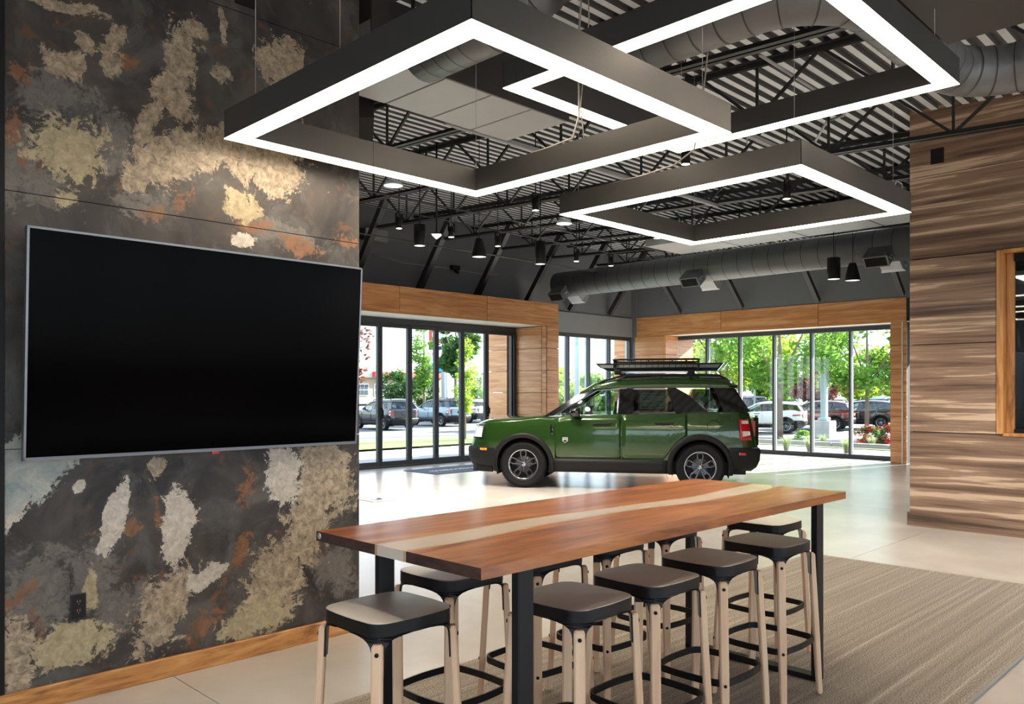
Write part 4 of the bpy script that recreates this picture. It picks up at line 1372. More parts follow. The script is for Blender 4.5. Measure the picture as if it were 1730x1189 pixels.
class Shape:
    """a boxy or a rounder sport utility body"""
    def __init__(s, kind='boxy'):
        s.kind = kind
        if kind == 'boxy':
            s.belt = [(2.2, .97), (1.6, 1.005), (.95, 1.05), (.5, 1.105), (-.9, 1.12), (-1.2, 1.155), (-2.1, 1.16)]
            s.crown = [(2.2, .02), (1.9, .055), (1.0, .06), (.8, .0), (-2.1, 0)]
            s.roof = [(.47, 1.40, 1.43, 1.47), (.25, 1.475, 1.545, 1.595), (-.1, 1.50, 1.61, 1.655), (-.7, 1.505, 1.635, 1.685), (-1.3, 1.505, 1.64, 1.69), (-1.68, 1.50, 1.63, 1.675), (-1.79, 1.495, 1.57, 1.61)]
            s.ws = ((.97, 1.075), (.42, 1.43)); s.rg = ((-1.99, 1.16), (-1.80, 1.50))
            s.A = [(.99, 1.075), (.84, 1.085), (.26, 1.455), (.30, 1.49), (.46, 1.42)]
            s.G1 = [(.80, 1.115), (.20, 1.465), (-.13, 1.478), (-.11, 1.125)]
            s.B = [(-.11, 1.12), (-.14, 1.49), (-.335, 1.495), (-.335, 1.12)]
            s.G2 = [(-.335, 1.13), (-.335, 1.482), (-.84, 1.482), (-.95, 1.145)]
            s.C = [(-.94, 1.135), (-.83, 1.50), (-.95, 1.505), (-1.16, 1.385), (-1.40, 1.16)]
            s.G3 = [(-1.40, 1.17), (-1.16, 1.385), (-1.20, 1.485), (-1.50, 1.485), (-1.66, 1.17)]
            s.D = [(-1.64, 1.155), (-1.49, 1.505), (-1.79, 1.505), (-2.0, 1.155)]
        else:
            s.belt = [(2.2, .82), (1.7, .93), (.95, 1.02), (.5, 1.06), (-.9, 1.11), (-1.6, 1.16), (-2.1, 1.10)]
            s.crown = [(2.2, .01), (1.9, .05), (1.0, .06), (.8, .0), (-2.1, 0)]
            s.roof = [(.35, 1.37, 1.40, 1.44), (.1, 1.44, 1.50, 1.545), (-.3, 1.465, 1.55, 1.60), (-.8, 1.465, 1.565, 1.61), (-1.3, 1.45, 1.545, 1.585), (-1.65, 1.42, 1.50, 1.53), (-1.85, 1.40, 1.44, 1.45)]
            s.ws = ((1.05, 1.04), (.32, 1.40)); s.rg = ((-2.02, 1.13), (-1.78, 1.42))
            s.A = [(1.08, 1.03), (.92, 1.045), (.16, 1.42), (.2, 1.45), (.35, 1.39)]
            s.G1 = [(.88, 1.075), (.10, 1.43), (-.16, 1.445), (-.14, 1.09)]
            s.B = [(-.14, 1.085), (-.16, 1.455), (-.25, 1.46), (-.25, 1.085)]
            s.G2 = [(-.25, 1.095), (-.25, 1.45), (-.85, 1.45), (-.98, 1.12)]
            s.C = [(-.97, 1.11), (-.84, 1.46), (-.93, 1.46), (-1.08, 1.13)]
            s.G3 = [(-1.08, 1.14), (-.95, 1.445), (-1.35, 1.43), (-1.62, 1.22), (-1.5, 1.16)]
            s.D = [(-1.48, 1.15), (-1.63, 1.22), (-1.34, 1.45), (-1.80, 1.43), (-2.03, 1.10)]
        s.W = .915

    def zt(s, x): return lerp_tab(s.belt, x)

    def zb(s, x, ra=.43):
        z = .30
        for a in (FW, RWX):
            q = ra * ra - (x - a) ** 2
            if q > 0: z = max(z, .355 + math.sqrt(q))
        return z

    def hw(s, x, z):
        f = 1.0
        if x > 1.5: f -= .27 * ((x - 1.5) / .68) ** 2.4
        if x < -1.5: f -= .12 * ((-1.5 - x) / .64) ** 2
        zz = (z - .28) / .85
        v = .97 + .075 * math.sin(min(1, max(0, zz * 1.15)) * math.pi * .62) - (.055 * max(0, zz - .72) / .28)
        if s.kind == 'boxy' and z > .86: v -= .012
        return s.W * f * min(v, 1.03)

    def sx(s, x, z):
        """lean of the nose and the tail"""
        if x > 1.85 and z > .60:
            x -= ((x - 1.85) / .33) * (.16 if s.kind == 'boxy' else .28) * ((z - .60) / .4) ** 1.6
        if x < -1.8 and z > .62:
            x += ((-1.8 - x) / .30) * .10 * ((z - .62) / .5)
        return x

    def yg(s, z): return .868 - (z - 1.12) * .42


def patch(S, x0, x1, zl, zh, off, nx=8, nz_=6, side=1, th=.012):
    """sheet lying just proud of the body side; zl, zh may be functions of x"""
    k = MB(); k.smooth = True
    fl = zl if callable(zl) else (lambda x: zl)
    fh = zh if callable(zh) else (lambda x: zh)
    P_ = []
    for o_ in (off, off - th):
        for j in range(nz_ + 1):
            for i in range(nx + 1):
                x = x0 + (x1 - x0) * i / nx
                z = fl(x) + (fh(x) - fl(x)) * j / nz_
                P_.append((S.sx(x, z), side * (S.hw(x, z) + o_), z))
    n1 = nx + 1; N = n1 * (nz_ + 1); fs = []
    for j in range(nz_):
        for i in range(nx):
            a = j * n1 + i; fs.append((a, a + 1, a + n1 + 1, a + n1))
    k.add(P_, fs)
    k.smooth = False
    bd = [i for i in range(nx)] + [(i + 1) * n1 - 1 for i in range(nz_)] + [N - 1 - i for i in range(nx)] + [N - n1 - i * n1 for i in range(nz_)]
    m_ = len(bd)
    for i in range(m_):
        a, b = bd[i], bd[(i + 1) % m_]
        k.f.append((a, b, b + N, a + N)); k.mi.append(0); k.sm.append(False)
    return k


def side_poly(S, poly, side, t0=0.0, th=.02):
    k = MB(); n = len(poly)
    a = [(x, side * (S.yg(z) + t0), z) for x, z in poly]; b = [(x, side * (S.yg(z) + t0 - th), z) for x, z in poly]
    k.add(a + b, [tuple(range(n)), tuple(range(2 * n - 1, n - 1, -1))] + [(i, (i + 1) % n, n + (i + 1) % n, n + i) for i in range(n)])
    return k


# --- wheel meshes, shared by every vehicle
def mesh_of(mb, ms, fix=False):
    me = bpy.data.meshes.new('m'); me.from_pydata([tuple(p) for p in mb.v], [], mb.f)
    for q in (ms if isinstance(ms, (list, tuple)) else [ms]): me.materials.append(M[q])
    me.polygons.foreach_set('material_index', mb.mi); me.polygons.foreach_set('use_smooth', mb.sm)
    if fix:
        import bmesh
        bm = bmesh.new(); bm.from_mesh(me); bmesh.ops.recalc_face_normals(bm, faces=bm.faces); bm.to_mesh(me); bm.free()
    return me


def wheel_meshes():
    k = MB(); r = .352
    pr = [(.225, -.095), (.235, -.108), (.27, -.118), (.315, -.116), (.338, -.104), (.349, -.085), (r, -.05), (r, .05), (.349, .085), (.338, .104), (.315, .116), (.29, .119), (.288, .1165), (.27, .118), (.235, .108), (.225, .095)]
    k.lathe(pr, 44, 'y')
    for i in range(44):      # tread blocks
        t = 2 * math.pi * i / 44
        for yy, d in ((-.07, 0), (-.025, .5), (.025, 0), (.07, .5)):
            a = t + d * 2 * math.pi / 44; c = Vector((math.cos(a), 0, math.sin(a)))
            k.bar(c * (r - .002) + Vector((0, yy - .018, 0)), c * (r - .002) + Vector((0, yy + .018, 0)), .030, .009, up=c)
    tire = mesh_of(k, 'tire', True)
    k = MB(); k.lathe([(.215, -.09), (.228, -.095), (.224, -.08), (.205, -.05), (.20, .06), (.222, .088), (.232, .098), (.226, .102), (.213, .092)], 40, 'y')
    rim = mesh_of(k, 'rim_bright', True)
    k = MB(); k.lathe([(.001, .03), (.135, .03), (.135, .02)], 32, 'y'); disc = mesh_of(k, 'rim_grey')
    k = MB(); k.lathe([(.001, .0), (.20, .0)], 32, 'y'); well = mesh_of(k, 'trim_black')
    k = MB()
    rd_ = lambda a: Vector((math.cos(a), 0, math.sin(a)))
    for s in (-1, 1):
        a0 = math.pi / 2
        p = rd_(a0 + s * .30) * .045 + Vector((0, .062, 0)); q = rd_(a0 + s * .26) * .165 + Vector((0, .078, 0)); e = rd_(a0 + s * .155) * .218 + Vector((0, .088, 0))
        k.bar(p, q, .026, .03, up=(0, 1, 0), ch=.006); k.bar(q, e, .020, .024, up=(0, 1, 0), ch=.005)
    k.bar(rd_(math.pi / 2 + .17) * .205 + Vector((0, .086, 0)), rd_(math.pi / 2 - .17) * .205 + Vector((0, .086, 0)), .016, .018, up=(0, 1, 0))
    k.bar(rd_(math.pi / 2) * .03 + Vector((0, .055, 0)), rd_(math.pi / 2) * .12 + Vector((0, .058, 0)), .03, .02, up=(0, 1, 0))
    spoke = mesh_of(k, 'rim_grey', True)
    k = MB(); k.lathe([(.001, .082), (.022, .082), (.03, .074), (.05, .066), (.056, .05)], 24, 'y')
    for i in range(5):
        c = rd_(math.pi / 2 + math.pi / 5 + i * 2 * math.pi / 5) * .040; k.cyl(c + Vector((0, .06, 0)), c + Vector((0, .082, 0)), .008, 6)
    hub = mesh_of(k, 'rim_bright', True)
    return tire, rim, disc, well, spoke, hub


WM = wheel_meshes()


def vehicle(name, label, loc, rz, paint, kind='boxy', group=None, roofc=None, plate=None, detail=True, badge=False):
    S = Shape(kind)
    T = thing(name, label, 'car', loc, rz, group)
    B = lambda mb, nm, m, par=T, fix=True: mb.build(nm, m, par, False, fix)
    # body shell
    st = [2.165, 2.15, 2.10, 2.0, 1.9]
    x = 1.84
    while x > -1.86: st.append(x); x -= .052
    st += [-1.9, -1.98, -2.05, -2.10]
    k = MB(); k.smooth = True; rings = []
    for xi, x in enumerate(st):
        zb_, zt_ = S.zb(x), S.zt(x)
        e = 1.0
        if xi == 0: e = .93; zt_ -= .05
        if xi == 1: zt_ -= .02
        if x > 1.74: zb_ = max(zb_, .46)
        if x < -1.74: zb_ = max(zb_, .46)
        if xi == len(st) - 1: e = .95; zt_ -= .03
        L = []
        for f in (0, .12, .3, .5, .7, .85, .94, .985):
            z = zb_ + (zt_ - zb_) * f
            L.append((S.sx(x, z), S.hw(x, z) * e, z))
        cr = lerp_tab(S.crown, x)
        for fy, fz in ((.985, .0), (.95, .25), (.80, .62), (.45, .92), (0, 1)):
            z = zt_ + cr * fz
            L.append((S.sx(x, zt_), S.hw(x, zt_) * e * fy, z))
        rings.append(L + [(a, -b, c) for a, b, c in reversed(L[:-1])])
    k.loft(rings, cap=True, closed=False)
    B(k, 'body_shell', paint)
    # underbody and wheel wells
    k = MB(); k.box(-1.95, -.70, .24, 1.95, .70, .42); k.box(-.85, -.84, .26, .85, .84, .34); B(k, 'underbody', 'trim_black', fix=False)
    for a in (FW, RWX):
        for sd in (-1, 1):
            k = MB(); n = 14; rings = []
            for y in (.45, S.hw(a, .7) - .012):
                rings.append([(a + .424 * math.cos(t), sd * y, .355 + .424 * math.sin(t)) for t in [math.pi * (-.12 + 1.24 * i / n) for i in range(n + 1)]])
            k.loft(rings, cap=False, closed=False)
            q_ = [(a + .424 * math.cos(t), sd * .45, .355 + .424 * math.sin(t)) for t in [math.pi * (-.12 + 1.24 * i / n) for i in range(n + 1)]]
            k.add(q_, [tuple(range(len(q_)))]); B(k, 'wheel_well', 'void')
    # flares, sills, bumpers
    for sd in (-1, 1):
        for a in (FW, RWX):
            k = MB(); n = 26; rings = []
            for i in range(n + 1):
                t = math.pi * (-.10 + 1.20 * i / n)
                row = []
                for r_, o_ in ((.398, .004), (.402, .020), (.455, .022), (.474, .008), (.474, -.03), (.398, -.03)):
                    x = a + r_ * math.cos(t); z = .355 + r_ * math.sin(t)
                    row.append((x, sd * (S.hw(x, max(z, .3)) + o_), max(z, .24)))
                rings.append(row)
            k.smooth = True; k.loft(rings, cap=True); B(k, 'wheel_arch_trim', 'trim_black')
        B(patch(S, .86, -.86, .25, lambda x: .445, .012, 12, 3, sd, .06), 'sill_cladding', 'trim_black')
    def bumper(xa, xb, zlo, zhi, nm):
        k = MB(); rings = []
        N = 14
        for z, o_, dx in ((zlo, -.05, -.10), (zlo + .06, .0, -.03), (zlo + .16, .016, .012), (zhi - .06, .018, .022), (zhi - .01, .016, .012), (zhi, .0, -.01)):
            row = []
            for i in range(N + 1):
                u_ = i / N; x = xa + (xb - xa) * u_
                row.append((x + (dx if abs(xb) > abs(xa) else 0) * u_ * (1 if xb > 0 else -1), S.hw(x, z) + o_, z))
            full = row + [(a_, -b_, c_) for a_, b_, c_ in reversed(row)]
            rings.append(full)
        k.smooth = True; k.loft(rings, cap=True); return B(k, nm, 'trim_black')
    bumper(1.70, 2.18, .27, .615, 'front_bumper')
    rb = bumper(-1.70, -2.12, .30, .645, 'rear_bumper')
    B(patch(S, 1.78, 2.13, .225, .33, -.02, 6, 3, 1, .05), 'front_lip', 'trim_black')
    B(patch(S, 1.78, 2.13, .225, .33, -.02, 6, 3, -1, .05), 'front_lip', 'trim_black')
    if paint == 'paint_green':
        for sd in (-1, 1):
            k = MB(); k.bar((-.80, sd * .80, .33), (-.84, sd * .80, .17), .03, .01, up=(1, 0, 0)); B(k, 'mud_strake', 'rim_bright')
    # doors
    arch_z = lambda x, a: (.355 + math.sqrt(max(0, .49 ** 2 - (x - a) ** 2))) if abs(x - a) < .49 else .455
    for sd in (-1, 1):
        d_ = B(patch(S, .815, -.165, .455, lambda x: S.zt(x) - .012, .006, 12, 8, sd), 'front_door', paint)
        h = MB(); yy = sd * (S.hw(.1, .97) + .028)
        h.bar((.24, yy, .972), (-.02, yy, .972), .022, .024, up=(0, 0, 1), ch=.004); h.bar((.23, yy - sd * .015, .972), (.20, yy - sd * .03, .972), .02); h.bar((0, yy - sd * .015, .972), (-.02, yy - sd * .03, .972), .02)
        B(h, 'door_handle', 'trim_black', d_)
        d2 = B(patch(S, -.175, -1.12, lambda x: arch_z(x, RWX), lambda x: S.zt(x) - .012, .006, 14, 8, sd), 'rear_door', paint)
        h = MB(); yy = sd * (S.hw(-.8, .975) + .028)
        h.bar((-.66, yy, .982), (-.92, yy, .982), .022, .024, up=(0, 0, 1), ch=.004); h.bar((-.67, yy - sd * .015, .982), (-.70, yy - sd * .03, .982), .02); h.bar((-.90, yy - sd * .015, .982), (-.92, yy - sd * .03, .982), .02)
        B(h, 'door_handle', 'trim_black', d2)
        # mirror
        k = MB(); k.smooth = True
        k.loft([[(.50 + a_ * q, sd * (.90 + yy), 1.135 + b_ * q) for a_, b_ in ((-.07, -.06), (.05, -.06), (.09, 0), (.05, .07), (-.07, .08))] for yy, q in ((0, .5), (.03, .95), (.13, 1), (.17, .6))])
        k.bar((.50, sd * .86, 1.10), (.50, sd * .93, 1.11), .06, .04); B(k, 'side_mirror', 'gloss_black')
        # lights on the flanks
        if kind == 'boxy':
            hl = B(patch(S, 1.93, 2.13, .735, .945, .010, 6, 4, sd, .03), 'headlight_frame', 'trim_black')
            q = patch(S, 1.965, 2.125, .755, .925, .014, 6, 4, sd, .01); q.build('headlight_lens', 'lamp_lens', hl, False)
            tl = B(patch(S, -1.86, -2.04, .75, 1.05, .010, 6, 6, sd, .03), 'tail_light', 'red_lens')
            q = patch(S, -1.90, -2.03, lambda x: .79 + (x + 1.86) * -.2, .88, .014, 4, 3, sd, .01); q.build('reverse_lens', 'clear_lens', tl, False)
            q = patch(S, -1.90, -2.03, .985, 1.03, .014, 4, 3, sd, .01); q.build('tail_lens', 'clear_lens', tl, False)
        else:
            B(patch(S, 1.85, 2.13, .70, .78, .010, 6, 4, sd, .03), 'headlight_lens', 'lamp_lens')
            tl = B(patch(S, -1.62, -2.05, lambda x: .86 + (x + 1.62) * -.04, lambda x: .93 + (-1.62 - x) * .08, .010, 8, 4, sd, .03), 'tail_light', 'red_lens')
        B(patch(S, 1.86, 1.98, .555, .59, .024, 4, 2, sd, .01), 'side_marker', 'amber')
        B(patch(S, -1.84, -1.94, .535, .575, .024, 4, 2, sd, .01), 'rear_marker', 'red_lens')
        if detail:
            B(patch(S, .875, .835, .80, .955, .010, 2, 4, sd, .01), 'fender_vent', 'gloss_black')
            # fuel lid ring
        # glazing and pillars
        for nm, poly, m_ in (('pillar_front', S.A, 'gloss_black'), ('pillar_middle', S.B, 'gloss_black'), ('pillar_rear', S.C, 'gloss_black'), ('pillar_tail', S.D, 'gloss_black')):
            B(side_poly(S, poly, sd, .004, .03), nm, m_ if (kind == 'boxy' or nm != 'pillar_front') else paint)
        for nm, poly, m_ in (('front_side_glass', S.G1, 'car_glass'), ('rear_side_glass', S.G2, 'privacy_glass'), ('quarter_glass', S.G3, 'privacy_glass')):
            B(side_poly(S, poly, sd, -.004, .004), nm, m_)
        k = MB()
        for (xa, za), (xb, zb2) in zip(S.G1[:1] + S.G1[1:2] + S.G1[2:3], S.G1[1:2] + S.G1[2:3] + S.G1[3:4]):
            k.bar((xa, sd * (S.yg(za) + .004), za), (xb, sd * (S.yg(zb2) + .004), zb2), .02, .018)
        k.bar((.88, sd * (S.yg(S.zt(.7)) + .008), S.zt(.86) + .004), (-.95, sd * (S.yg(1.13) + .01), S.zt(-.95) + .006), .02, .016)
        for (xa, za), (xb, zb2) in zip(S.G2, S.G2[1:] + S.G2[:1]):
            k.bar((xa, sd * (S.yg(za) + .003), za), (xb, sd * (S.yg(zb2) + .003), zb2), .018, .016)
        B(k, 'window_trim', 'gloss_black')
    # windshield and hatch glass
    for nm, ((xa, za), (xb, zb2)), m_ in (('windshield', S.ws, 'car_glass'), ('hatch_glass', S.rg, 'privacy_glass')):
        k = MB(); k.smooth = True; rr = []
        for t_ in (0, .5, 1):
            x = xa + (xb - xa) * t_; z = za + (zb2 - za) * t_; y = S.yg(z) - .02
            rr.append([(x + (.05 if xa > 0 else -.03) * (1 - (i / 4 - 1) ** 2), y * (i / 4 - 1), z) for i in range(9)])
        k.loft(rr, cap=False, closed=False); B(k, nm, m_, fix=False)
    # roof
    k = MB(); k.smooth = True; rr = []
    for x, z0_, z1_, zc in S.roof:
        L = [(x, S.yg(z0_) + .006, z0_), (x, S.yg(z0_) + .006 - .25 * (z1_ - z0_), z0_ + (z1_ - z0_) * .5), (x, .655, z1_ - .006), (x, .61, z1_ + (zc - z1_) * .3), (x, .40, zc - .008), (x, 0, zc)]
        rr.append(L + [(a_, -b_, c_) for a_, b_, c_ in reversed(L[:-1])])
    k.loft(rr, cap=True, closed=True); B(k, 'roof', roofc or paint)
    zr = S.roof[3][2]
    for sd in (-1, 1):
        k = MB(); pts = [(.22, sd * .60, S.roof[1][2] + .0), (.10, sd * .60, S.roof[1][2] + .07), (-.2, sd * .60, zr + .055), (-1.35, sd * .60, zr + .06), (-1.58, sd * .60, zr + .05), (-1.70, sd * .60, zr - .01)]
        k.tube(pts, .018, 8); k.bar((-.75, sd * .60, zr), (-.75, sd * .60, zr + .05), .05, .02); B(k, 'roof_rail', 'trim_black')
    # tailgate
    k = MB(); k.bbox(-2.13, -.70, .64, -2.07, .70, 1.10, .03); B(k, 'tailgate', paint if kind != 'boxy' else paint)
    k = MB(); k.bbox(-2.145, -.26, .78, -2.125, .26, .93, .006); B(k, 'plate_recess', 'trim_black')
    if plate:
        k = MB(); k.bbox(-2.155, -.17, .79, -2.142, .17, .91, .003); B(k, 'number_plate', plate)
    for sd in (-1, 1):
        k = MB(); k.bbox(-2.085, sd * .66, .80, -2.0, sd * .76, 1.02 if kind == 'boxy' else .93, .01); B(k, 'rear_lamp', 'red_lens')
        k = MB(); k.bbox(2.02, sd * .50, .76, 2.10, sd * .66, .92, .01); B(k, 'front_lamp', 'lamp_lens')
    k = MB(); k.bbox(2.04, -.50, .72, 2.125, .50, .93, .01); B(k, 'grille', 'gloss_black')
    k = MB()
    for i in range(5): k.box(2.12, -.48, .745 + i * .038, 2.13, .48, .755 + i * .038)
    B(k, 'grille_bars', 'rim_grey')
    k = MB(); k.bbox(-1.845, -.60, 1.50, -1.74, .60, 1.55, .01); B(k, 'spoiler', 'trim_black' if kind == 'boxy' else paint)
    # interior
    for x in (-.02, -.82):
        for y in (-.36, .36):
            k = MB(); k.smooth = True
            k.loft([[(x + a_ - .08 * t_, y + b_ * q, .62 + .62 * t_) for a_, b_ in ((-.06, -.24), (.06, -.22), (.06, .22), (-.06, .24))] for t_, q in ((0, 1), (.5, 1), (.85, .85), (.9, .45), (1.08, .42))])
            k.box(x - .05, y - .24, .50, x + .50, y + .24, .64)
            B(k, 'car_seat', 'seat_dark')
    k = MB(); k.bbox(.62, -.78, .80, 1.0, .78, 1.02, .03); B(k, 'dashboard', 'seat_dark')
    k = MB(); k.tube([(.48 + .05 * math.sin(a) * 0, .36 + .18 * math.cos(a), .98 + .17 * math.sin(a)) for a in [i * math.pi / 10 for i in range(21)]], .014, 6); k.bar((.48, .20, .98), (.48, .52, .98), .03, .03); B(k, 'steering_wheel', 'seat_dark')
    # wheels
    for a in (FW, RWX):
        for sd in (-1, 1):
            wh = share('wheel', WM[0], T, (a, sd * .795, .352), (0, 0, 0 if sd > 0 else math.pi))
            for nm, me in (('rim', WM[1]), ('brake_disc', WM[2]), ('wheel_back', WM[3]), ('hub', WM[5])):
                share(nm, me, wh, (0, 0, 0))
            for i in range(5):
                share('spoke', WM[4], wh, (0, 0, 0), (0, i * 2 * math.pi / 5, 0))
    return T, S


# the green showroom vehicle
CX, CY, CRZ = 10.221, 7.933, math.atan2(.832, -.554)
car, S0 = vehicle('sport_utility_vehicle', 'glossy green sport utility vehicle parked indoors on the polished concrete', (CX, CY, 0), CRZ, 'paint_green')
car['category'] = 'car'
yb = S0.hw(.70, .72) + .012
k = MB(); sh = [(.695, .77), (.615, .77), (.612, .715), (.655, .685), (.698, .715)]
n = len(sh); k.add([(x, yb, z) for x, z in sh] + [(x, yb + .005, z) for x, z in sh], [tuple(range(n)), tuple(range(2 * n - 1, n - 1, -1))] + [(i, (i + 1) % n, n + (i + 1) % n, n + i) for i in range(n)])
bg = k.build('shield_badge', 'badge', car, False, True)
k = MB(); k.add([(x, yb + .0065, z) for x, z in ((.685, .715), (.655, .735), (.625, .715), (.655, .697))], [(0, 1, 2, 3)]); k.build('badge_peak', 'trim_black', bg, False)
text('badge_lettering', 'BIG BEND', .014, 'trim_black', bg, (.655, yb + .0055, .752), (R(90), 0, R(180)), .0005)
# fuel lid, window sticker
k = MB(); cx_, cz_ = -1.49, .95; rr = []
for r_ in (.088, .082):
    rr.append([(cx_ + r_ * 1.05 * math.cos(t), S0.hw(cx_, cz_ + r_ * math.sin(t)) + .003 + (.002 if r_ < .085 else 0), cz_ + r_ * math.sin(t)) for t in [i * math.pi / 16 for i in range(32)]])
k.loft(rr, cap=False); k.build('fuel_lid_gap', 'trim_black', car, False)
k = MB(); z0_, z1_ = 1.19, 1.43
k.add([(x, S0.yg(z) - .012, z) for x, z in ((-.44, z0_), (-.80, z0_), (-.80, z1_), (-.44, z1_))], [(0, 1, 2, 3)])
stk = k.build('window_sticker', 'sticker', car, False)
k = MB()
for zz, xa, xb in ((1.40, -.46, -.78), (1.36, -.46, -.60), (1.335, -.46, -.60), (1.30, -.63, -.78), (1.27, -.46, -.70), (1.235, -.46, -.78), (1.21, -.46, -.66)):
    k.add([(x, S0.yg(z) - .0105, z) for x, z in ((xa, zz - .006), (xb, zz - .006), (xb, zz + .004), (xa, zz + .004))], [(0, 1, 2, 3)])
k.build('sticker_print', 'seat_dark', stk, False)

# roof cross bars, cargo basket and the long case
cb = thing('roof_crossbars', 'pair of black roof cross bars with clamps on the green vehicle', 'roof bars', (CX, CY, 0), CRZ)
for x in (-.10, -1.18):
    k = MB(); k.bar((x, -.70, 1.745), (x, .70, 1.745), .05, .028, ch=.006)
    br = k.build('cross_bar', 'trim_black', cb, False)
    for sd in (-1, 1):
        k = MB(); k.bbox(x - .05, sd * .55, 1.70, x + .05, sd * .66, 1.775, .01); k.cyl((x, sd * .66, 1.735), (x, sd * .68, 1.735), .022, 14); k.build('clamp', 'trim_black', br, False)
bk = thing('roof_basket', 'black wire cargo basket on the roof of the green vehicle', 'roof basket', (CX, CY, 0), CRZ)
x0, x1, yh = -.02, -1.30, .56
def loop(z, g_=0.0, r_=.014, nm='top_rail'):
    pts = []
    R_ = .10
    for (cx_, cy_, a0) in ((x0 - R_ - g_, yh - R_ - g_, 0), (x1 + R_ + g_, yh - R_ - g_, 90), (x1 + R_ + g_, -yh + R_ + g_, 180), (x0 - R_ - g_, -yh + R_ + g_, 270)):
        for i in range(5):
            a = math.radians(a0 + i * 22.5); pts.append((cx_ + R_ * math.cos(a), cy_ + R_ * math.sin(a), z))
    pts.append(pts[0]); k = MB(); k.tube(pts, r_, 8); return k.build(nm, 'trim_black', bk, False)
loop(1.93, 0, .015); loop(1.87, .006, .008, 'middle_rail'); loop(1.80, .02, .013, 'bottom_rail')
k = MB()
xx = x0 - .08
while xx > x1 + .05:
    for sd in (-1, 1): k.bar((xx, sd * yh, 1.80), (xx, sd * yh, 1.93), .008)
    xx -= .085
yy = -yh + .08
while yy < yh - .05:
    for x in (x0, x1): k.bar((x, yy, 1.80), (x, yy, 1.93), .008)
    yy += .10
q = k.build('side_wires', 'trim_black', bk, False); q['kind'] = 'stuff'
k = MB(); xx = x0 - .06
while xx > x1 + .04: k.bar((xx, -yh + .03, 1.80), (xx, yh - .03, 1.80), .008); xx -= .09
yy = -yh + .1
while yy < yh - .05: k.bar((x0 - .02, yy, 1.792), (x1 + .02, yy, 1.792), .014); yy += .16
q = k.build('floor_wires', 'trim_black', bk, False); q['kind'] = 'stuff'
k = MB()
for xx in (-.24, -.52, -.9, -1.12): k.cyl((xx, -yh, 1.93), (xx, -yh, 1.965), .012, 8)
k.build('tie_posts', 'trim_black', bk, False)
aw = thing('roof_case', 'long dark roof case with pale side panel under the wire basket', 'roof case', (CX, CY, 0), CRZ)
k = MB()
pr = [(.32, 1.90), (-1.72, 1.90), (-1.62, 1.775), (.10, 1.775), (.24, 1.83)]
yA, yB = -.52, -.20
k.prism([(a_, b_) for a_, b_ in pr], yA, yB, 'y'); k.build('case_body', 'trim_black', aw, False, True)
k = MB(); k.add([(x, yB + .003, z) for x, z in ((.21, 1.825), (-1.60, 1.825), (-1.64, 1.875), (.26, 1.875))], [(0, 1, 2, 3)]); k.build('side_panel', 'box_pale', aw, False)
k = MB(); k.bar((-1.60, yB + .01, 1.775), (-1.70, yB + .01, 1.90), .015); k.bar((-1.66, yB + .01, 1.775), (-1.76, yB + .01, 1.90), .012); k.bar((-1.25, -.36, 1.76), (-.05, -.36, 1.76), .06, .03); k.build('mounting_rail', 'rim_bright', aw, False)

# ================================================================== OUTDOORS


def zg(x, y):
    d = max(x - 17.7, y - 12.7)
    t = max(0, min(1, (d - 1) / 15)); return -.65 * t * t * (3 - 2 * t)


def sheet(x0, x1, y0, y1, nx, ny, dz=0):
    k = MB(); P_ = []
    for j in range(ny + 1):
        for i in range(nx + 1):
            x = x0 + (x1 - x0) * i / nx; y = y0 + (y1 - y0) * j / ny; P_.append((x, y, zg(x, y) + dz))
    k.add(P_, [(j * (nx + 1) + i, j * (nx + 1) + i + 1, (j + 1) * (nx + 1) + i + 1, (j + 1) * (nx + 1) + i) for j in range(ny) for i in range(nx)])
    return k


gnd = struct('ground', label='asphalt and paving around the building')
kk = MB()
vals = [-60, 0, 8, 17.72]
sheet(17.72, 34, -40, 34, 24, 40, -.03).build('paving_east', 'asphalt', gnd)
sheet(-60, 17.72, 12.76, 34, 40, 24, -.03).build('paving_north', 'asphalt', gnd)
k = MB(); k.add([(34, -200, -.68), (300, -200, -.68), (300, 300, -.68), (34, 300, -.68)], [(0, 1, 2, 3)]); k.add([(-200, 34, -.68), (34, 34, -.68), (34, 300, -.68), (-200, 300, -.68)], [(0, 1, 2, 3)]); k.build('far_asphalt', 'asphalt', gnd)
k = MB(); k.add([(-120, -120, -.14), (-6.2, -120, -.14), (-6.2, 12.7, -.14), (-120, 12.7, -.14), (-6.2, -7.1, -.14), (17.7, -7.1, -.14), (17.7, -120, -.14)], [(0, 1, 2, 3), (1, 6, 5, 4)]); k.build('near_paving', 'concrete_out', gnd)
sheet(-10, 17.72, 12.76, 17.4, 14, 6, .0).build('patio', 'concrete_out', gnd)
sheet(17.72, 21.0, -4, 17.4, 6, 20, .0).build('walkway', 'concrete_out', gnd)
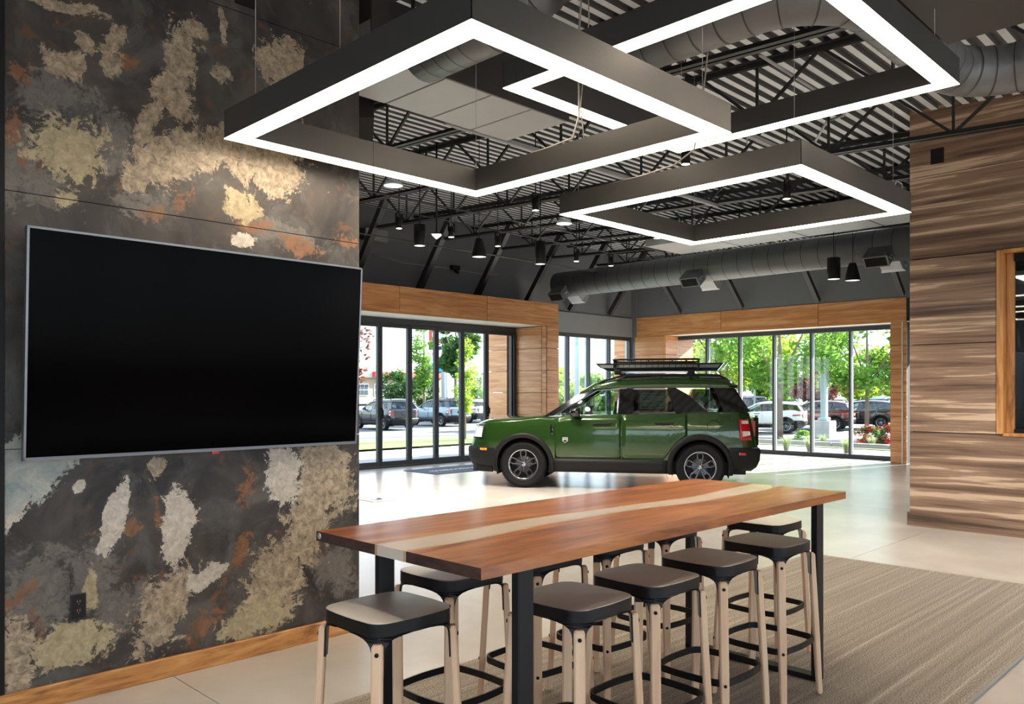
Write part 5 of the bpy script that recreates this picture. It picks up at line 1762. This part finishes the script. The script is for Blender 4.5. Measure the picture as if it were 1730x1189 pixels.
# planting bed with gravel, kerbs
tag(sheet(22.0, 31.5, -4, 17.0, 10, 24, .05).build('gravel_bed', 'gravel'), 'brown gravel planting bed between the tall windows and the parked cars', 'gravel', kind='stuff')
tag(sheet(21.0, 22.0, -4, 17.4, 3, 24, .02).build('bed_lawn', 'leaf_pale'), 'pale dry strip of grass before the gravel bed', 'grass', kind='stuff')
for x, l_ in ((21.85, 'near'), (31.5, 'far')):
    k = MB(); y = -4
    while y < 16:
        z = zg(x, y + .75); k.box(x, y + .01, z - .1, x + .18, y + 1.49, z + .13); y += 1.5
    k.build('kerb', 'curb', gnd)
tag(sheet(-6, 30, 17.9, 27.5, 30, 16, .04).build('lawn', 'grass'), 'mown green lawn strip beyond the patio', 'grass', kind='stuff')
k = MB(); k.add([(-30, 60, -.64), (50, 78, -.64), (60, 100, 1.0), (-30, 90, 1.0)], [(0, 1, 2, 3)])
tag(k.build('grass_bank', 'grass'), 'rising green grass bank beyond the parked cars', 'grass', kind='stuff')

# parked vehicles
up = math.pi / 2
vehicle('sport_utility_vehicle', 'black sport utility vehicle parked beyond the folding doors, tail towards the lawn', (27.2, 37.4, -.65), up - .05, 'paint_blackcar', plate=None, group='parked cars beyond the folding doors')
vehicle('sport_utility_vehicle', 'dark sport utility vehicle with yellow plate partly hidden by the slate wall', (22.8, 37.0, -.65), up - .1, 'paint_navy', plate='plate_yellow', group='parked cars beyond the folding doors')
vehicle('sport_utility_vehicle', 'blue grey sport utility vehicle parked to the right of the black one', (32.5, 39.0, -.65), up + .0, 'paint_slate', roofc='gloss_black', group='parked cars beyond the folding doors')
vehicle('sport_utility_vehicle', 'silver vehicle parked beside the blue grey one behind the young tree', (37.0, 41.8, -.65), up + .1, 'paint_silver', 'round', group='parked cars beyond the folding doors')
rw = math.pi
vehicle('crossover_car', 'white crossover with yellow plate parked beyond the tall windows', (39.0, 20.6, -.65), math.pi * .60, 'paint_white', 'round', plate='plate_yellow', group='parked cars beyond the tall windows')
vehicle('crossover_car', 'dark maroon crossover with yellow plate parked beside the white one', (43.6, 20.0, -.65), math.pi * .58, 'paint_maroon', 'round', plate='plate_yellow', group='parked cars beyond the tall windows')
vehicle('crossover_car', 'black crossover with yellow plate parked behind the thin staked trunk', (47.0, 18.9, -.65), math.pi * .58, 'paint_blackcar', 'round', plate='plate_yellow', group='parked cars beyond the tall windows')
vehicle('crossover_car', 'grey crossover farther off near the red flowers', (75.0, 28.3, -.65), math.pi * .95, 'paint_slate', 'round', group='parked cars beyond the tall windows')
vehicle('sport_utility_vehicle', 'dark vehicle parked far behind the white crossover', (60.0, 33.5, -.65), math.pi * .75, 'paint_blackcar', 'boxy', group='parked cars beyond the tall windows')
vehicle('crossover_car', 'navy crossover at the far edge of the lot by the walnut wall', (63.0, 22.6, -.65), math.pi * .7, 'paint_navy', 'round', group='parked cars beyond the tall windows')
vehicle('sedan_car', 'pale teal car passing on the road before the tan building', (42.0, 66.0, -.2), .35, 'paint_slate', 'round')

# trees


def leaf_mesh(n, rx, rz, size, seed, shape='ball', hollow=.35):
    rnd = random.Random(seed); vs = []; fs = []; rm = min(rx, rz)
    cl = []
    nc = 40
    for i in range(nc):
        a = rnd.uniform(0, 2 * math.pi); h = rnd.uniform(-1, 1)
        rr = math.sqrt(max(0, 1 - h * h)) if shape == 'ball' else (1 - abs(h) ** 1.5) * .9 + .1
        q = rnd.uniform(.45, .95)
        cl.append(Vector((math.cos(a) * rx * rr * q, math.sin(a) * rx * rr * q, h * rz * .88)))
    cr = rm * (.30 if shape == 'ball' else .5)
    for i in range(n):
        c = rnd.choice(cl)
        d = Vector((rnd.gauss(0, 1), rnd.gauss(0, 1), rnd.gauss(0, .8))); d = d.normalized() * cr * rnd.random() ** .5
        p = c + d
        a = Vector((rnd.gauss(0, 1), rnd.gauss(0, 1), rnd.gauss(0, .5))).normalized(); b = a.cross(Vector((rnd.gauss(0, 1), rnd.gauss(0, 1), rnd.gauss(0, 1)))).normalized()
        s = size * rnd.uniform(.6, 1.3); o = len(vs)
        vs += [p - a * s, p + b * s * .45, p + a * s, p - b * s * .45]; fs.append((o, o + 1, o + 2, o + 3))
    return vs, fs


LM = {}


def leaves(key, m_, *args):
    if (key, m_) not in LM:
        vs, fs = leaf_mesh(*args); me = bpy.data.meshes.new('foliage'); me.from_pydata([tuple(v) for v in vs], [], fs); me.materials.append(M[m_]); LM[(key, m_)] = me
    return LM[(key, m_)]


def tree(name, label, x, y, h, rx, m_, key='ball', trunk=.12, n=6500, size=.13, branches=5, fr=.36, group=None, seed=1, z0=None):
    z0 = zg(x, y) if z0 is None else z0
    T = thing(name, label, 'tree', (x, y, z0), 0, group)
    rnd = random.Random(seed)
    k = MB(); k.tube([(0, 0, -.05), (.03 * h * rnd.uniform(-.5, .5), .02 * h * rnd.uniform(-.5, .5), h * fr), (0, 0, h * .8)], [trunk, trunk * .75, trunk * .25], 8); k.build('trunk', 'bark', T, False)
    for i in range(branches):
        a = 2 * math.pi * (i + rnd.random() * .5) / branches; z1 = h * (fr * .8 + .1 * rnd.random())
        k = MB(); k.tube([(0, 0, z1), (rx * .35 * math.cos(a), rx * .35 * math.sin(a), z1 + h * .16), (rx * .75 * math.cos(a), rx * .75 * math.sin(a), z1 + h * .34)], [trunk * .5, trunk * .35, trunk * .12], 6); k.build('branch', 'bark', T, False)
    rz_ = (h * (1 - fr * .85)) / 2
    me = leaves((key, n, rx, round(rz_, 2), size, seed), m_, n, rx, rz_, size, seed + 3, 'ball' if key == 'ball' else 'col')
    o = share('foliage', me, T, (0, 0, h - rz_), (0, 0, rnd.uniform(0, 6))); o['kind'] = 'stuff'
    return T


gt = 'broad trees along the planting bed'
tree('shade_tree', 'broad bright green tree whose forked trunk stands by the white crossover', 34.0, 19.9, 7.4, 3.1, 'leaf_lime', trunk=.16, seed=1, group=gt)
tree('shade_tree', 'broad bright green tree over the planting bed before the white crossover', 31.0, 15.6, 7.0, 2.8, 'leaf_green', trunk=.14, seed=2, group=gt)
tree('shade_tree', 'bright green tree in the middle of the tall windows behind the white crossover', 42.5, 21.5, 8.0, 3.3, 'leaf_lime', trunk=.16, seed=3, group=gt)
tree('shade_tree', 'green tree with thin staked trunk before the black crossover', 37.3, 14.6, 7.0, 2.7, 'leaf_green', trunk=.11, seed=4, group=gt)
tree('shade_tree', 'tree with loose crown nearest the end pilaster of the tall windows', 40.0, 12.6, 7.4, 2.6, 'leaf_lime', trunk=.12, seed=5, group=gt)
tree('red_tree', 'low dark red leaved tree behind the maroon crossover', 60.0, 27.0, 4.9, 2.8, 'leaf_red', trunk=.15, seed=6, fr=.3)
gb = 'trees far beyond the parking lot'
for i, (x, y, h, r_, m_, l_) in enumerate((
        (70, 43, 6.5, 5.0, 'leaf_lime', 'far light green tree behind the dark vehicle of the parking lot'),
        (75, 37, 6.0, 4.5, 'leaf_green', 'far green tree between the forked trunk and the light pole'),
        (88, 34, 6.5, 5.5, 'leaf_lime', 'far light green tree beyond the maroon crossover'),
        (92, 28, 6.0, 5.0, 'leaf_green', 'far green tree above the grey crossover'),
        (78, 54, 6.0, 6.0, 'leaf_green', 'far green tree behind the far corner pier'))):
    tree('far_tree', l_, x, y, h, r_, m_, trunk=.2, seed=i + 2, fr=.2, group=gb, size=.3, n=3600, z0=-.6)
tree('poplar_tree', 'tall narrow bright green tree above the black parked vehicle', 40.75, 50.7, 9.8, 1.05, 'leaf_green', 'col', .14, 5200, .13, 3, .22, seed=2)
tree('dark_tree', 'dark green tree seen high behind the light pole and the coloured sign', 34.5, 39.6, 8.4, 1.5, 'leaf_dark', 'ball', .12, 4200, .18, 4, .42, seed=3)
tree('young_tree', 'slender yellow green young tree standing on the lawn strip', 22.2, 24.9, 4.2, .52, 'leaf_lime', 'col', .035, 1800, .08, 4, .28, seed=4)
for i, (x, y, h, r_, l_) in enumerate(((39.5, 52.5, 3.7, 1.6, 'dark round tree behind the bonnet of the black parked vehicle'), (42.2, 52.4, 3.5, 1.5, 'dark round tree behind the roof of the black parked vehicle'))):
    tree('round_tree', l_, x, y, h, r_, 'leaf_dark', trunk=.1, seed=i + 1, fr=.3, group='dark round trees before the tan building', n=3600)
tree('bare_tree', 'sparse brownish tree at the edge of the slate wall', 21.3, 31.8, 6.2, .9, 'leaf_red', trunk=.05, seed=5, n=400, fr=.4)
for i, (x, y, h, r_, l_) in enumerate(((34.0, 30.6, 3.3, 1.7, 'green bushy tree right of the folding door pilaster'), (37.0, 30.2, 3.0, 1.5, 'green bushy tree outside the far corner windows'), (45.0, 39.5, 3.7, 2.6, 'leafy green tree behind the far corner windows'), (41.0, 43.0, 3.5, 2.4, 'bright green bush behind the young tree'))):
    tree('bushy_tree', l_, x, y, h, r_, 'leaf_lime' if i % 2 == 0 else 'leaf_green', trunk=.09, seed=i + 1, fr=.14, group='bushy trees beyond the far corner', n=3800, size=.15)

# low planting
def tuft(name, label, x, y, h, n, m_, group):
    T = thing(name, label, 'plant', (x, y, zg(x, y)), 0, group); rnd = random.Random(int(x * 100)); k = MB()
    for i in range(n):
        a = rnd.uniform(0, 6.28); l_ = rnd.uniform(.5, 1) * h; s = rnd.uniform(.15, .7)
        d = Vector((math.cos(a), math.sin(a), 0)); p = d * rnd.uniform(0, .06); w_ = Vector((-d.y, d.x, 0)) * .006
        m1 = p + d * l_ * s * .4 + Vector((0, 0, l_ * .7)); e = p + d * l_ * s + Vector((0, 0, l_))
        k.add([p - w_, p + w_, m1 + w_ * .7, m1 - w_ * .7, e], [(0, 1, 2, 3), (3, 2, 4)])
    k.build('blades', m_, T, False)


for i, (x, y, l_) in enumerate(((18.9, 9.35, 'pale ornamental grass tuft outside the tall windows, behind the tail of the green vehicle'), (18.95, 8.78, 'tall pale ornamental grass tuft in the middle of the tall windows'), (19.0, 7.9, 'pale ornamental grass tuft beside the light pole block'), (26.5, 11.8, 'pale grass tuft in the gravel bed before the white crossover'), (27, 10.4, 'pale grass tuft in the gravel bed before the maroon crossover'))):
    tuft('grass_tuft', l_, x, y, .42, 160, 'leaf_pale', 'ornamental grass tufts')


def bush(name, label, x, y, r_, m1, m2, grp):
    T = thing(name, label, 'bush', (x, y, zg(x, y)), 0, grp)
    o = share('foliage', leaves(('b', m1), m1, 1500, 1, 1, .12, 5, 'ball'), T, (0, 0, r_ * .6), (0, 0, x), (r_, r_, r_ * .7)); o['kind'] = 'stuff'
    o = share('blossom', leaves(('f', m2), m2, 700, 1.05, 1.05, .10, 6, 'ball'), T, (0, 0, r_ * .65), (0, 0, y), (r_, r_, r_ * .7)); o['kind'] = 'stuff'


for i, (x, y, r_, l_) in enumerate(((29.6, 11.5, .55, 'red flowering bush in the gravel bed, left one of three'), (30.2, 10.9, .62, 'red flowering bush in the gravel bed, middle one of three'), (30.6, 10.2, .58, 'red flowering bush in the gravel bed next to the end pilaster'))):
    bush('flower_bush', l_, x, y, r_, 'leaf_dark', 'flower', 'red flower bushes')
for i, (x, y, r_, l_) in enumerate(((28.0, 15.6, .45, 'low green shrub in the gravel bed below the forked tree'), (28.4, 13.4, .4, 'low green shrub in the gravel bed near the light pole'), (25.0, 13.8, .4, 'low green shrub in the gravel bed closest to the corner pier'))):
    T = thing('low_shrub', l_, 'bush', (x, y, zg(x, y)), 0, 'low green shrubs')
    o = share('foliage', leaves(('b', 'leaf_green'), 'leaf_green', 1500, 1, 1, .12, 5, 'ball'), T, (0, 0, r_ * .5), (0, 0, x), (r_, r_, r_ * .7)); o['kind'] = 'stuff'

# poles, banner, sign
T = thing('light_pole', 'white light pole on a square concrete block beyond the tall windows', 'light pole', (36.6, 16.25, -.65))
MB().bbox(36.2, 15.85, -.7, 37.0, 16.65, .10, .03).build('concrete_block', 'pole_conc', T)
MB().bbox(36.38, 16.03, .10, 36.82, 16.47, .25, .03).build('base_plate', 'pole_white', T)
MB().bar((36.6, 16.25, .25), (36.6, 16.25, 8.5), .25, .25, up=(1, 0, 0)).build('pole', 'pole_white', T)
MB().bbox(36.2, 15.6, 8.4, 37.0, 16.9, 8.6, .03).build('lamp_head', 'pole_white', T)
for i, (x, y, h, l_) in enumerate(((42.2, 50.0, 9.0, 'tall pale light pole before the coloured road sign'), (33.0, 28.1, 9.0, 'pale pole standing outside the far corner windows'), (70.0, 33.5, 5.2, 'thin pale pole seen through the trees beside the white crossover'), (74, 25.9, 5.2, 'thin pale pole above the grey crossover'))):
    T = thing('light_pole', l_, 'light pole', (x, y, -.65))
    MB().cyl((x, y, -.7), (x, y, h), .15 if i else .19, 12, .10).build('pole', 'pole_white', T)
    MB().bbox(x - .25, y - .6, h, x + .25, y + .6, h + .15, .03).build('lamp_head', 'pole_white', T)
T = thing('banner', 'teal vertical banner hung among the trees beyond the tall windows', 'banner', (44.5, 23.3, 3.5))
MB().cyl((44.1, 23.8, -.65), (44.1, 23.8, 4.6), .05, 8).build('banner_pole', 'pole_white', T)
k = MB(); k.bar((44.15, 23.7, 2.2), (44.15, 23.7, 4.4), .03, 1.0, up=(.7, -.7, 0)); k.build('banner_cloth', 'banner_teal', T)
# coloured tall sign
T = thing('road_sign', 'tall roadside sign of stacked red, black, white and blue panels', 'sign', (60, 70, 0))
SC = Vector((60.0, 71.3, 0)); sd_ = Vector((1, -1, 0)).normalized(); nv_ = Vector((-1, -1, 0)).normalized()
def spanel(x0, x1, z0, z1, m_, nm):
    k = MB(); c = SC + sd_ * (x0 + x1) / 2
    k.bar(c + Vector((0, 0, z0)), c + Vector((0, 0, z1)), .4, abs(x1 - x0), up=sd_); return k.build(nm, m_, T)
spanel(-1.5, 2.6, 8.2, 8.6, 'build_red', 'red_band'); spanel(-1.5, -1.15, 7.3, 8.2, 'build_red', 'red_edge'); wp = spanel(-1.14, 2.4, 7.35, 8.19, 'build_white', 'white_panel'); spanel(-1.5, 2.6, 7.0, 7.34, 'build_red', 'red_band')
spanel(-1.5, 2.2, 6.2, 6.6, 'sign_black', 'black_panel'); spanel(.3, 1.6, 6.25, 6.7, 'sign_yellow', 'yellow_panel')
spanel(-1.5, 2.3, 4.9, 6.1, 'build_white', 'letter_panel'); spanel(-1.5, 1.2, 3.7, 4.75, 'sign_blue', 'blue_panel'); spanel(-1.5, 1.2, 3.55, 3.69, 'sign_black', 'dark_base')
spanel(-.9, -.5, -.6, 3.5, 'pole_conc', 'sign_post'); spanel(.2, .6, -.6, 3.5, 'pole_conc', 'sign_post')
rot_ = (R(90), 0, R(-45))
for ch, dx, zz, s_, m_ in (('V', -.9, 5.5, 1.0, 'sign_brown'), ('7', .25, 5.5, .9, 'sign_brown'), ('C', .85, 5.5, .9, 'sign_brown'), ('P', 1.8, 5.5, .9, 'build_red'), ('E3', .6, 4.25, .7, 'sign_black')):
    p_ = SC + sd_ * dx + nv_ * .22 - world_loc(T)
    text('sign_letter', ch, s_, m_, T, (p_.x, p_.y, zz), rot_, .01)
T = thing('notice_sign', 'small white notice sign with red mark beside the young tree', 'sign', (38, 42, 0))
MB().cyl((39.3, 41.8, -.6), (39.3, 41.8, 2.2), .05, 8).build('post', 'pole_white', T)
k = MB(); k.bar((39.3, 41.8, 1.7), (39.3, 41.8, 2.6), .05, .75, up=(.7, -.7, 0)); k.build('sign_board', 'build_white', T)
k = MB(); k.bar(Vector((39.3, 41.8, 2.1)) + nv_ * .04, Vector((39.3, 41.8, 2.3)) + nv_ * .04, .02, .35, up=(.7, -.7, 0)); k.build('sign_mark', 'build_red', T)

# buildings
T = thing('building', 'low tan building with cream fascia and red canopy beyond the parked cars', 'building', (62, 100, 0))
o0 = Vector((52, 98, 0)); dx_ = Vector((.993, .12, 0)); dn = Vector((-.12, .993, 0))
def wallbox(a, b, z0, z1, d0, d1, nm, m_, par=T):
    k = MB(); p = [o0 + dx_ * a + dn * d0, o0 + dx_ * b + dn * d0, o0 + dx_ * b + dn * d1, o0 + dx_ * a + dn * d1]
    k.add([tuple(q + Vector((0, 0, z0))) for q in p] + [tuple(q + Vector((0, 0, z1))) for q in p], [(0, 3, 2, 1), (4, 5, 6, 7), (0, 1, 5, 4), (1, 2, 6, 5), (2, 3, 7, 6), (3, 0, 4, 7)])
    return k.build(nm, m_, par)
wallbox(-2, 34, .3, 3.5, 0, 12, 'wall', 'build_tan'); wallbox(-2, 34, 3.5, 5.3, -.5, 12.5, 'roof_fascia', 'build_cream'); wallbox(18.5, 34, 3.6, 4.4, -1.2, -.51, 'red_canopy', 'build_red')
for i in range(7):
    a = 8.5 + i * 3.6
    f_ = wallbox(a, a + 2.4, .8, 2.6, -.12, .0, 'window', 'build_white')
    for q in range(3):
        for r_ in range(2):
            wallbox(a + .12 + q * .75, a + .78 + q * .75, .92 + r_ * .82, 1.64 + r_ * .82, -.16, -.12, 'pane', 'window_dark', f_)
T = thing('canopy_building', 'distant building with a curved brick coloured roof edge behind the sign', 'building', (75, 80, 0))
k = MB(); rings = []
for i in range(13):
    t = i / 12; p = Vector((62, 70, 0)).lerp(Vector((76, 66, 0)), t); z = 1.8 + 1.6 * (t * t * (3 - 2 * t))
    rings.append([tuple(p + Vector((0, 0, z))), tuple(p + Vector((2, 2, z))), tuple(p + Vector((2, 2, z + .9))), tuple(p + Vector((0, 0, z + .9)))])
k.loft(rings); k.build('roof_edge', 'build_tan', T, fix=True)
for p_ in ((64, 70.5), (68, 69), (72, 68), (75, 67)):
    MB().box(p_[0], p_[1], -.6, p_[0] + .5, p_[1] + .5, 2.4).build('column', 'build_cream', T)
T = thing('building', 'low white building far behind the parking lot trees', 'building', (120, 60, 0))
MB().box(110, 40, -.6, 130, 62, 3.2).build('wall', 'build_white', T)
MB().box(109.8, 40, 2.4, 110.0, 62, 3.0).build('red_band', 'build_red', T)
k = MB()
